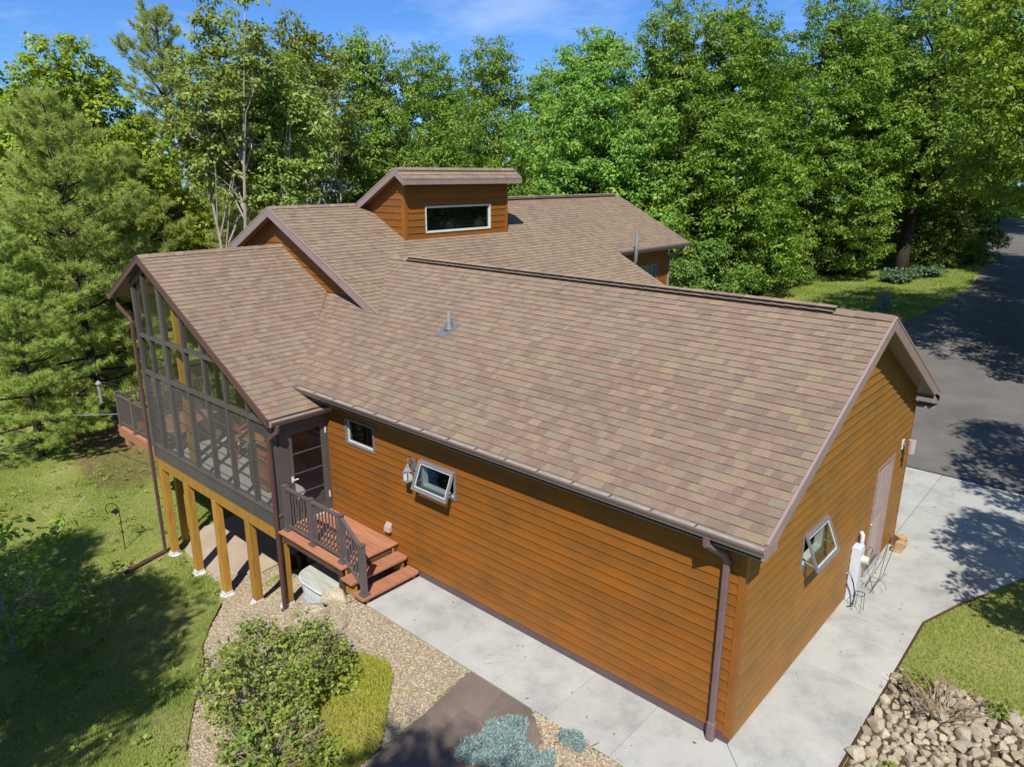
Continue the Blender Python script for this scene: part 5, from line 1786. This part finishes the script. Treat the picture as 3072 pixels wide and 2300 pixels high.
def broadleaf(name, seed, H, rad, crown0, mat, bark, n_cl, n_lf, leaf, spread, trunk_r, lobes=9, limbs=16, sparse=False, shape=1.0, fork=False, aspect=0.5, droop=0.35):
    """a tree at the origin: trunk with limbs, crown of leaf clusters at branch ends"""
    g = random.Random(seed)
    gn = np.random.default_rng(seed)
    root = empty(name)
    tm = MB()
    lean = Vector((g.uniform(-0.04, 0.04), g.uniform(-0.04, 0.04), 1))
    stems = []
    if fork:
        for k in range(3):
            a = k * 2.1 + g.uniform(-0.3, 0.3)
            stems.append(branch_path(g, (0.12 * math.cos(a), 0.12 * math.sin(a), -0.3), (0.085 * math.cos(a), 0.085 * math.sin(a), 1), H * (0.96, 0.86, 0.74)[k], 9, 0.035, 0.03))
    else:
        stems.append(branch_path(g, (0, 0, -0.4), lean, H * 0.93, 9, 0.04))
    for st in stems:
        tr = trunk_r if not fork else trunk_r * 0.6
        tm.tube(st, [tr * (1.35 if i == 0 else 1) * (1 - 0.88 * (i / (len(st) - 1)) ** 1.1) for i in range(len(st))], 8)
    # crown lobes: overlapping ellipsoids that give an uneven outline
    lob = []
    for k in range(lobes):
        t = (k + 0.5) / lobes
        z = H * (crown0 + (0.93 - crown0) * t)
        prof = math.sin(math.pi * min(1, 0.18 + 0.80 * t ** shape)) ** 0.6
        rr = rad * (0.25 + 0.75 * prof) * g.uniform(0.30, 0.50)
        a = k * 2.4 + g.uniform(-0.5, 0.5)
        q = max(0.0, rad * prof * g.uniform(0.75, 1.05) - rr * 0.8)
        lob.append((q * math.cos(a), q * math.sin(a), z, rr, rr * g.uniform(0.6, 0.9) * 1.15))
    lob.append((0, 0, H * 0.87, rad * 0.42, H * 0.12))
    lob.append((0, 0, H * (crown0 + 0.4 * (1 - crown0)), rad * 0.85, H * 0.33 * (1 - crown0)))
    for st in stems if fork else ():
        lob.append((st[-1].x, st[-1].y, st[-1].z - 0.5, rad * 0.30, rad * 0.42))
        lob.append((st[-2].x, st[-2].y, st[-2].z - 0.3, rad * 0.42, rad * 0.42))
    lob = np.array(lob)
    w = lob[:, 3] ** 2 * 1.0
    w[lobes + 1] *= 0.40
    idx = gn.choice(len(lob), n_cl, p=w / w.sum())
    dv = gn.normal(0, 1, (n_cl, 3))
    dv /= np.linalg.norm(dv, axis=1)[:, None]
    rr = gn.uniform(0.55, 1.03, n_cl) ** 0.7
    Cc = lob[idx][:, :3] + dv * rr[:, None] * np.stack([lob[idx][:, 3], lob[idx][:, 3], lob[idx][:, 4]], 1)
    ok = Cc[:, 2] > H * crown0 * (0.88 if sparse else 0.55) + 0.15
    Cc, dv = Cc[ok], dv[ok]
    V, tone = leaf_cloud(Cc, n_lf, seed + 1, leaf, spread, aspect=aspect, droop=droop, axis=dv)
    # limbs reach toward cluster centres
    for k in range(limbs):
        c = Vector(Cc[gn.integers(len(Cc))])
        st = stems[k % len(stems)]
        zz = max(0.12 * H, c.z - (0.35 + g.uniform(0, 0.3)) * math.hypot(c.x, c.y) - 0.3)
        f = min(0.9, max(0.08, zz / H))
        i = f * (len(st) - 1)
        p = st[int(i)].lerp(st[min(int(i) + 1, len(st) - 1)], i - int(i))
        mid = p.lerp(c, 0.5) + Vector((0, 0, 0.12 * (c - p).length)) + Vector((g.uniform(-.3, .3), g.uniform(-.3, .3), 0))
        r0 = trunk_r * 0.33 * (1 - 0.6 * f)
        tm.tube([p, p.lerp(mid, 0.55), mid, mid.lerp(c, 0.5), c], [r0, r0 * 0.8, r0 * 0.6, r0 * 0.4, 0.012], 6, cap=False)
        for _ in range(3 if sparse else 2):
            q = mid.lerp(c, g.uniform(0.1, 0.8))
            e = q + Vector((g.uniform(-1, 1), g.uniform(-1, 1), g.uniform(-0.1, 0.9))) * (0.16 * rad + 0.3)
            tm.tube([q, q.lerp(e, 0.5) + Vector((0, 0, 0.05)), e], [r0 * 0.35, r0 * 0.25, 0.008], 5, cap=False)
    tk = tm.build('trunk', bark, root, smooth=True)
    cr = bpy.data.objects.new('crown', np_mesh('crown', V, 4, mat, tone))
    link(cr, root)
    return root


def needle_tufts(P, D, n, seed, length, width, splay=0.85):
    g = np.random.default_rng(seed)
    m = len(P)
    N = m * n
    base = np.repeat(P, n, 0)
    dd = np.repeat(D, n, 0)
    base = base + dd * g.uniform(-0.16, 0.04, (N, 1))
    d = dd + g.normal(0, splay, (N, 3))
    d /= np.linalg.norm(d, axis=1)[:, None]
    s = np.cross(d, g.normal(0, 1, (N, 3)))
    s /= np.linalg.norm(s, axis=1)[:, None] + 1e-9
    L = length * g.uniform(0.7, 1.25, (N, 1))
    V = np.stack([base - s * width / 2, base + s * width / 2, base + d * L], 1).reshape(-1, 3)
    tone = np.clip(np.repeat(g.normal(0.5, 0.16, m), n) + g.normal(0, 0.1, N), 0, 1)
    return V, tone


def plume(tip, d, L, P, D, g, ts):
    """a foxtail of needle tufts on the last stretch of a twig"""
    n = max(2, int(L / (ts * 0.36)))
    for r_ in range(n):
        f = (r_ + 0.5) / n
        P.append(tip - d * L * (1 - f) + Vector((g.uniform(-1, 1), g.uniform(-1, 1), g.uniform(-1, 1))) * 0.05)
        D.append((d + Vector((g.uniform(-.3, .3), g.uniform(-.3, .3), 0.3 + g.uniform(-.2, .4)))).normalized())


def pine(name, seed, H, rad, low, n_need=15, mat='needle', step=0.46, bark='bark_pine', length=0.17, width=0.016, taper=0.75, tuft_step=0.20):
    g = random.Random(seed)
    root = empty(name)
    tm = MB()
    st = branch_path(g, (0, 0, -0.3), (0, 0, 1), H, 8, 0.015)
    tm.tube(st, [0.20 * H / 14 * (1 - 0.93 * i / 8) + 0.012 for i in range(9)], 8)
    P, D = [], []
    z = low
    while z < H - 0.15:
        f = z / H
        Lb = rad * (1 - f) ** taper * (0.55 + 0.45 * min(1, (z - low + 0.8) / 2.0))
        nb_ = 5 if f < 0.85 else 4
        a0 = g.uniform(0, 6.28)
        for k in range(nb_):
            a = a0 + k * 6.28 / nb_ + g.uniform(-0.3, 0.3)
            L = max(0.3, Lb * g.uniform(0.5, 1.28))
            rise = -0.16 + 0.80 * f ** 2 + g.uniform(-0.16, 0.20)
            d = Vector((math.cos(a), math.sin(a), rise)).normalized()
            i = f * 8
            p0 = st[min(7, int(i))].lerp(st[min(8, int(i) + 1)], i - int(i))
            pts = branch_path(g, p0, d, L, 5, 0.12, 0.09)
            tm.tube(pts, [0.035 * L / 3 + 0.012, 0.03 * L / 3 + 0.01, 0.022 * L / 3 + 0.008, 0.016, 0.010, 0.006], 5, cap=False)
            nt = max(2, int(L / (tuft_step * 2.1)))
            for j in range(nt):
                t = 0.18 + 0.82 * (j + g.random() * 0.6) / nt
                q = t * 5
                p = pts[min(4, int(q))].lerp(pts[min(5, int(q) + 1)], min(1, q - int(q)))
                bd = (pts[min(5, int(q) + 1)] - pts[min(4, int(q))]).normalized()
                for sgn in (-1, 1):
                    side = bd.cross(Vector((0, 0, 1))).normalized() * sgn
                    sl = (L * 0.42 * (1.12 - t) + 0.16 * min(1.0, rad / 2)) * g.uniform(0.55, 1.3)
                    sd = (side * 0.8 + bd * 0.6 + Vector((0, 0, g.uniform(-0.05, 0.45)))).normalized()
                    plume(p + sd * sl, sd, min(sl, 0.42) * g.uniform(0.7, 1.2), P, D, g, tuft_step)
            plume(pts[-1], (pts[-1] - pts[-2]).normalized(), min(0.5, L * 0.5), P, D, g, tuft_step)
        z += step * (1.0 if f < 0.8 else 0.8) * g.uniform(0.85, 1.15)
    P.append(st[-1])
    D.append(Vector((0, 0, 1)))
    V, tone = needle_tufts(np.array([tuple(p) for p in P]), np.array([tuple(d) for d in D]), n_need, seed + 5, length, width)
    tm.build('trunk', bark, root, smooth=True)
    link(bpy.data.objects.new('crown', np_mesh('crown', V, 3, mat, tone)), root)
    return root


def place(src, x, y, s, rz, label, cat='tree', group=None, sz=None, used=set(), z=None, name=None):
    o = src if id(src) not in used else copy_tree(src)
    used.add(id(src))
    o.location = (x, y, float(gh(x, y)) - 0.05 if z is None else z)
    o.scale = (s, s, s if sz is None else sz)
    o.rotation_euler = (0, 0, rz)
    return tag(o, label, cat, group)


OAK = broadleaf('oak_tree', 21, 16.0, 5.3, 0.06, 'leaf_oak', 'bark', 2500, 32, 0.205, 0.29, 0.30, lobes=30, limbs=26, aspect=0.46)
OAK2 = broadleaf('oak_tree', 22, 16.0, 5.0, 0.08, 'leaf_oak', 'bark', 2400, 32, 0.205, 0.29, 0.28, lobes=28, limbs=24, aspect=0.44)
ASH = broadleaf('ash_tree', 23, 15.5, 4.0, 0.08, 'leaf_ash', 'bark', 2200, 30, 0.19, 0.28, 0.2, lobes=26, limbs=22, aspect=0.42)
ASH2 = broadleaf('ash_tree', 24, 15.5, 3.6, 0.06, 'leaf_ash', 'bark', 2000, 30, 0.19, 0.28, 0.2, lobes=24, limbs=22, aspect=0.42, shape=0.9)
MAPLE = broadleaf('maple_tree', 25, 15.0, 5.2, 0.08, 'leaf_maple', 'bark', 2200, 28, 0.20, 0.29, 0.25, lobes=26, limbs=22, aspect=0.7)
ASPEN = broadleaf('aspen_tree', 26, 16.0, 2.5, 0.55, 'leaf_aspen', 'bark_pale', 560, 24, 0.19, 0.28, 0.20, lobes=11, limbs=30, sparse=True, fork=True, aspect=0.55)
ASPEN2 = broadleaf('aspen_tree', 27, 15.0, 2.4, 0.56, 'leaf_aspen', 'bark_pale', 520, 24, 0.19, 0.28, 0.17, lobes=10, limbs=30, sparse=True, fork=True, aspect=0.55)
PINE = pine('pine_tree', 31, 13.0, 5.0, 1.2, n_need=32, length=0.25, width=0.023, tuft_step=0.24, step=0.58, taper=0.46)
PINE2 = pine('pine_tree', 32, 17.0, 4.6, 1.2, n_need=22, length=0.24, width=0.026, tuft_step=0.26, step=0.56, taper=0.42)
MAPLE2 = broadleaf('maple_tree', 45, 17.0, 5.8, 0.34, 'leaf_lime', 'bark', 2100, 28, 0.20, 0.29, 0.25, lobes=26, limbs=22, aspect=0.5)
OAK3 = broadleaf('oak_tree', 46, 18.0, 5.6, 0.30, 'leaf_oak', 'bark', 2200, 28, 0.21, 0.30, 0.40, lobes=28, limbs=26, aspect=0.46)
BUSH = broadleaf('bush', 41, 3.4, 2.2, 0.0, 'leaf_dark', 'twig', 520, 22, 0.15, 0.20, 0.05, lobes=9, limbs=12)
SHADE = broadleaf('shade_tree', 42, 12.0, 3.4, 0.25, 'leaf_ash', 'bark', 400, 34, 0.20, 0.36, 0.18, lobes=12, limbs=16)

GB_, GL_ = 'woods behind the house', 'woods left of the house'
place(PINE, -25.8, 1.2, 0.93, 0.4, 'large white pine at the left edge with spreading soft branches', group=GL_)
place(PINE, -24.4, -1.3, 0.60, 2.2, 'shorter white pine in front of the large one at the left edge', group=GL_)
place(PINE, -29.5, 4.4, 0.80, 4.0, 'young white pine just behind the porch ridge', group=GL_)
place(MAPLE, -34.0, 4.3, 1.02, 0.3, 'yellow green maple rising behind the pine in the top left corner', group=GL_)
place(MAPLE, -38.0, 0.6, 1.10, 4.0, 'tallest yellow green maple at the left edge', group=GL_)
place(MAPLE, -31.4, 6.2, 0.66, 2.0, 'smaller yellow green maple between the two tall pines', group=GL_, sz=0.80)
place(PINE2, -34.6, 9.2, 1.0, 1.0, 'tall pine with upswept top left of the bare trunked trees', group=GL_)
place(PINE2, -30.2, 10.0, 0.84, 3.0, 'lower pine behind the bare trunked trees', group=GL_)
place(ASPEN, -23.6, 6.3, 1.0, 0.2, 'tall sparse tree with pale forked trunks left of the main gable', group=GL_)
place(ASPEN2, -23.0, 8.2, 0.97, 1.4, 'sparse pale trunked tree rising over the main gable apex', group=GL_)
place(ASPEN2, -27.6, 12.6, 1.12, 3.3, 'leafier pale trunked tree left of the dormer', group=GL_)
place(PINE2, -34.0, 15.8, 0.76, 5.0, 'dark pine in the gap left of the dormer', group=GB_)
place(ASH2, -28.7, 16.6, 1.07, 0.5, 'slender ash behind the dormer, left of its roof peak', group=GB_)
place(ASH, -27.7, 19.6, 1.04, 2.5, 'ash behind the dormer, directly over its roof', group=GB_)
place(ASH, -28.0, 25.0, 1.11, 4.1, 'rounded ash right of the dormer with a domed top', group=GB_)
place(ASH2, -26.5, 28.6, 1.04, 1.1, 'lower ash in the dip of the tree line right of centre', group=GB_)
place(OAK, -19.8, 24.1, 1.02, 0.0, 'broad oak behind the far end of the main roof', group=GB_)
place(OAK2, -17.2, 27.9, 1.07, 1.2, 'tall oak right of the main roof corner', group=GB_)
place(OAK, -15.6, 31.3, 1.02, 2.6, 'bushy oak right behind the garage ridge', group=GB_)
place(OAK2, -12.9, 37.9, 1.05, 4.0, 'high oak behind the bushy one, reaching the top edge', group=GB_)
place(OAK3, -9.2, 42.9, 1.05, 5.3, 'shaded oak with the thick trunk standing on the lawn by the drive', group=GB_)
place(ASH, -8.6, 51.5, 1.12, 0.9, 'dark ash at the bend of the driveway', group=GB_)
place(MAPLE2, 1.2, 24.5, 1.05, 1.9, 'bright yellow green maple overhanging the driveway at the right edge', group='trees right of the driveway')
place(OAK3, 1.6, 43.0, 1.0, 2.2, 'dark oak over the far driveway at the right edge', group='trees right of the driveway')
place(ASH, -1.5, 69.0, 1.15, 3.0, 'distant ash where the driveway disappears', group='trees right of the driveway')
# second row that closes the wood
back = [(-47, 8, 'MAPLE', 0.95, 'far maple behind the tall pine at the left'), (-42, 17, 'ASH', 1.02, 'far ash seen between the pines and bare trunks'), (-38, 24, 'ASH2', 1.0, 'far ash behind the leafier pale trunked tree'), (-37, 31, 'OAK', 0.96, 'far oak behind the ashes over the dormer'),
        (-32, 37, 'OAK2', 1.0, 'far oak filling the dip in the tree line'), (-26, 41, 'OAK', 1.08, 'far oak behind the broad oak of the main roof'), (-20, 46, 'OAK2', 1.1, 'far oak behind the tall oak right of centre'), (-15, 53, 'OAK', 1.1, 'far oak behind the thick trunked one'),
        (-12, 64, 'OAK2', 1.1, 'far oak left of the driveway bend'), (-10, 79, 'OAK', 1.1, 'farthest oak beyond the driveway bend')]
for i, (x, y, k_, s, lb) in enumerate(back):
    place({'MAPLE': MAPLE, 'ASH': ASH, 'ASH2': ASH2, 'OAK': OAK, 'OAK2': OAK2}[k_], x, y, s, i * 1.3, lb, group='far row of the woods')
# underbrush
bushes = [(-14.2, 33.5, 1.0, 'dark bush at the left end of the far lawn'), (-14.0, 37.0, 1.1, 'dark bush second along the edge of the far lawn'), (-13.0, 40.8, 1.1, 'dark bush left of the thick oak trunk'),
          (-7.6, 47.6, 1.05, 'rounded hedge bush right of the thick oak trunk'), (-6.7, 51.0, 1.0, 'rounded hedge bush where the lawn meets the drive'), (-10.5, 46.8, 1.2, 'dark bush behind the thick oak trunk'),
          (-16.5, 19.6, 0.9, 'leafy bush at the far corner of the main roof'), (-12.6, 21.0, 1.0, 'leafy bush by the far downspout'), (-13.8, 26.0, 1.15, 'leafy bush behind the garage ridge'),
          (-21.5, 4.6, 0.75, 'low bush behind the porch roof'), (-19.6, 8.6, 0.8, 'low bush left of the main gable'), (-22.5, 10.5, 0.9, 'bush under the pale trunks'), (-24.5, 14.5, 1.1, 'bush left of the dormer roof'), (-23.5, 18.5, 1.1, 'bush behind the dormer roof')]
for i, (x, y, s, lb) in enumerate(bushes):
    place(BUSH, x, y, s, i * 0.9, lb, 'bush', 'underbrush at the edge of the woods')
# trees outside the frame whose shadows fall on drive, lawn and paver path
place(SHADE, -11.2, -10.4, 1.0, 0.3, 'leafy tree at the lower left reaching over the lawn', group='trees around the lawn')
place(SHADE, -6.6, -11.2, 1.0, 1.3, 'tree in front of the lawn', group='trees around the lawn')
place(SHADE, -9.4, -14.0, 1.15, 4.1, 'taller tree behind the tree in front of the lawn', group='trees around the lawn')
place(SHADE, -4.9, -12.8, 1.1, 5.0, 'tree between the viewpoint and the lawn', group='trees around the lawn')
SAPL = broadleaf('sapling', 43, 2.9, 1.7, 0.05, 'leaf_lime', 'bark_pale', 85, 18, 0.15, 0.24, 0.035, lobes=8, limbs=16, sparse=True)
place(SAPL, -13.3, -5.0, 1.2, 2.3, 'low leafy sapling at the lower left edge of the lawn', group='trees around the lawn')
TALL = broadleaf('shade_tree', 47, 14.0, 2.1, 0.66, 'leaf_ash', 'bark', 200, 24, 0.2, 0.3, 0.15, lobes=8, limbs=12, sparse=True)
place(TALL, 3.7, -11.4, 1.0, 2.9, 'tree behind the viewpoint', group='trees around the lawn')
place(SHADE, 5.8, 4.2, 0.72, 0.6, 'tree right of the side walk', group='trees right of the driveway')
place(SHADE, 6.2, 9.2, 0.95, 1.9, 'tree right of the concrete apron', group='trees right of the driveway')
place(OAK3, 5.6, 30.5, 1.0, 3.7, 'oak beside the bright overhanging maple', group='trees right of the driveway')
place(ASH, 4.2, 36.8, 1.1, 0.4, 'ash between the oaks right of the driveway', group='trees right of the driveway')
place(OAK, 6.4, 21.5, 0.9, 1.4, 'broad oak right of the wide part of the driveway', group='trees right of the driveway')
place(SHADE, 11.5, 18.0, 1.25, 3.9, 'tree beside the wide part of the driveway', group='trees right of the driveway')

# rose shrub in the gravel
def shrub(name, x, y, rad, H, n_cl, n_lf, leaf, mat, label, seed, twigs=40, bare=10, cat='shrub', stem='twig', lean=(0, 0)):
    g = random.Random(seed)
    gn = np.random.default_rng(seed)
    z0 = float(gh(x, y))
    root = empty(name, (x, y, z0))
    tag(root, label, cat)
    a = gn.uniform(0, 6.28, n_cl)
    q = np.sqrt(gn.uniform(0, 1, n_cl)) * rad
    q = q * (1 + 0.16 * np.sin(a * 3 + seed) + 0.10 * np.sin(a * 7 + 2))
    X_, Y_ = q * np.cos(a), q * np.sin(a)
    top = H * np.sqrt(np.clip(1 - (q / (rad * 1.25)) ** 2, 0.05, 1)) * (0.62 + 0.42 * np.sin(X_ * 4.3 / rad + seed) * np.sin(Y_ * 5.1 / rad + 1) + 0.25 * gn.random(n_cl) ** 3)
    zz = np.clip(top, 0.12 * H, None) * gn.uniform(0.3, 1.0, n_cl) ** 0.7
    C = np.stack([q * np.cos(a) + lean[0] * zz, q * np.sin(a) + lean[1] * zz, zz], 1)
    if n_cl:
        V, tone = leaf_cloud(C, n_lf, seed + 3, leaf, 0.085 * (rad / 1.2 + 0.4), droop=0.1, aspect=0.65)
        link(bpy.data.objects.new('foliage', np_mesh('foliage', V, 4, mat, tone)), root)
    mb_ = MB()
    for k in range(twigs):
        aa = g.uniform(0, 6.28)
        e = C[gn.integers(n_cl)] if n_cl and k >= bare else (rad * 1.1 * math.cos(aa) * g.uniform(0.6, 1.05), rad * 1.1 * math.sin(aa) * g.uniform(0.6, 1.05), H * g.uniform(0.35, 1.0))
        e = Vector(e)
        b = Vector((e.x * 0.18 + g.uniform(-.08, .08), e.y * 0.18 + g.uniform(-.08, .08), -0.03))
        m_ = b.lerp(e, 0.55) + Vector((g.uniform(-.07, .07), g.uniform(-.07, .07), 0.08 * H))
        mb_.tube([b, m_, e], [0.009, 0.006, 0.003], 4, cap=False)
        for _ in range(3):
            s_ = m_.lerp(e, g.random())
            t = s_ + Vector((g.uniform(-1, 1), g.uniform(-1, 1), g.uniform(-0.2, 1))) * 0.16 * (rad + 0.2)
            mb_.tube([s_, t], [0.004, 0.002], 3, cap=False)
    mb_.build('stems', stem, root)
    return root


sr = shrub('rose_shrub', -5.45, -3.4, 1.08, 1.05, 430, 14, 0.07, 'leaf_shrub', 'large leafy rose shrub with bare twigs growing in the gravel', 61, 100, 45)
for dx, dy, dz in ((-0.1, 0.15, 1.02), (0.35, -0.75, 0.78), (-0.7, 0.2, 0.8)):
    MB().lathe([(0.004, 0.0), (0.02, 0.012), (0.013, 0.022)], (dx, dy, dz - 0.2), 7).build('flower', 'flower', sr)
shrub('rose_shrub', -4.35, -4.05, 0.75, 0.6, 150, 13, 0.07, 'leaf_shrub', 'lower leafy shrub at the bottom edge beside the yellow groundcover', 62, 60, 20)
shrub('dry_shrub', 1.98, 2.42, 0.55, 0.62, 0, 0, 0.05, 'leaf_shrub', 'bare dry shrub of pale stems growing in the rock bed', 64, 60, 60, stem='dry_stem')
shrub('weed_clump', 1.58, 2.93, 0.22, 0.22, 46, 12, 0.06, 'leaf_maple', 'yellow green weed clump at the top of the rock bed', 65, 10, 2, 'weed')
shrub('weed_clump', 2.55, 3.0, 0.14, 0.25, 18, 12, 0.07, 'leaf_shrub', 'bright green weed tuft right of the dry shrub', 66, 8, 2, 'weed')
shrub('weed_clump', 1.75, 0.95, 0.10, 0.12, 10, 10, 0.06, 'leaf_shrub', 'small green weed among the lower rocks', 67, 5, 1, 'weed')
shrub('weed_clump', -7.05, -1.95, 0.18, 0.75, 22, 12, 0.06, 'leaf_shrub', 'upright green sprig in front of the window well', 68, 12, 2, 'weed')
shrub('weed_clump', -12.2, 1.7, 0.5, 0.35, 40, 14, 0.10, 'leaf_hosta', 'green plant growing under the porch', 69, 10, 2, 'plant')


def sedum(x, y, rx, ry, n, seed, label):
    gn = np.random.default_rng(seed)
    z0 = float(gh(x, y))
    root = empty('sedum_plant', (x, y, z0))
    tag(root, label, 'sedum', 'blue green sedum mats')
    a = gn.uniform(0, 6.28, n)
    lim = 1 + 0.22 * np.sin(a * 3 + seed) + 0.12 * np.sin(a * 5)
    q = np.sqrt(gn.uniform(0, 1, n))
    X, Y = rx * q * np.cos(a) * lim, ry * q * np.sin(a) * lim
    Z = 0.10 * (1 - q ** 2) + 0.05 + 0.02 * np.sin(X * 14) * np.sin(Y * 14)
    P = np.stack([X, Y, Z], 1)
    D = np.stack([gn.normal(0, 0.35, n), gn.normal(0, 0.35, n), np.ones(n)], 1)
    D /= np.linalg.norm(D, axis=1)[:, None]
    V, tone = needle_tufts(P, D, 9, seed, 0.045, 0.016, 0.55)
    link(bpy.data.objects.new('foliage', np_mesh('foliage', V, 3, 'sedum', tone)), root)
    mb_ = MB()
    for k in range(26):
        b = Vector((rx * random.uniform(-1, 1), ry * random.uniform(-1, 1), 0.02))
        mb_.tube([b, b + Vector((random.uniform(-.15, .15), random.uniform(-.15, .15), 0.07))], [0.006, 0.003], 4, cap=False)
    mb_.build('stems', 'dry_stem', root)


sedum(-2.2, -2.0, 0.42, 0.46, 2300, 71, 'largest blue green sedum mat beside the paver path')
sedum(-1.50, -1.36, 0.20, 0.12, 420, 72, 'small blue green sedum mat touching the walk')
sedum(-1.6, -1.98, 0.22, 0.26, 560, 73, 'blue green sedum mat at the bottom edge right of the largest one')
G2 = [(-2.3, -1.26), (-0.8, -1.26), (-0.5, -2.6), (-1.7, -2.6), (-1.8, -1.6)]
tag(cell_sheet('gravel_strip', G2, 'gravel_sheet', 0.012, 0.06), kind='structure')
tag(pebbles('gravel', G2, 3500, 9, 0.012, 0.03, 0.018), 'tan gravel strip around the sedum beside the walk', 'gravel')


# weeds in the turf and a few fallen leaves
gw = np.random.default_rng(91)
X, Y, _ = scatter(LAWN_L, 420, 92)
C = np.stack([X, Y, gh(X, Y) + 0.02], 1)
V, tone = leaf_cloud(C, 12, 93, 0.075, 0.09, droop=-0.1, aspect=0.7, up=1.0)
tag(link(bpy.data.objects.new('clover', np_mesh('clover', V, 4, 'leaf_shrub', tone))), 'broad leaved weeds dotted through the lawn', 'weeds', kind='stuff')


def fallen(name, poly, n, seed, z, label):
    X, Y, g_ = scatter(poly, n, seed)
    C = np.stack([X, Y, z(X, Y)], 1)
    V, tone = leaf_cloud(C, 1, seed + 1, 0.055, 0.004, droop=0.0, aspect=0.6, up=3.0)
    V[:, 2] = np.maximum(V[:, 2], np.repeat(C[:, 2], 4) + 0.002)
    tag(link(bpy.data.objects.new(name, np_mesh(name, V, 4, 'leaf_fallen', tone))), label, 'leaves', kind='stuff')


fallen('fallen_leaves', [(-6.2, -1.2), (1.2, -1.2), (1.2, 4.7), (2.2, 7.4), (4.4, 11.7), (0.05, 11.7), (0.05, 0.0), (-6.2, 0.0)], 70, 94, lambda x, y: 0 * x + 0.004, 'dry leaves scattered on the concrete')
fallen('fallen_leaves', [(-11, -3.0), (-7.5, -4.6), (-12, -8), (-22, -4), (-20, 3), (-15.5, 1.5)], 260, 96, lambda x, y: gh(x, y) + 0.03, 'dry leaves scattered on the lawn')


# hostas and a little spruce on the far lawn
def hosta(x, y, rad, label, seed):
    root = empty('hosta', (x, y, float(gh(x, y))))
    tag(root, label, 'hosta', 'hostas at the oak')
    gn = np.random.default_rng(seed)
    a = gn.uniform(0, 6.28, 60)
    q = np.sqrt(gn.uniform(0, 1, 60)) * rad
    C = np.stack([q * np.cos(a), q * np.sin(a), 0.25 + 0.15 * gn.random(60)], 1)
    V, tone = leaf_cloud(C, 8, seed, 0.30, 0.10, droop=0.2, aspect=0.6, up=1.2)
    link(bpy.data.objects.new('foliage', np_mesh('foliage', V, 4, 'leaf_hosta', tone)), root)


hosta(-8.9, 41.2, 1.2, 'pale hosta clump in front of the thick oak trunk', 81)
hosta(-7.6, 42.6, 0.9, 'pale hosta clump right of the thick oak trunk', 82)
hosta(-8.5, 39.6, 0.8, 'pale hosta clump nearest the small spruce', 83)
SPR = pine('spruce_sapling', 84, 1.05, 0.46, 0.08, n_need=12, mat='needle_blue', step=0.11, length=0.07, width=0.012, tuft_step=0.10, taper=0.9)
place(SPR, -6.83, 31.2, 1.25, 0.0, 'small bluish spruce sapling on the far lawn', 'sapling')
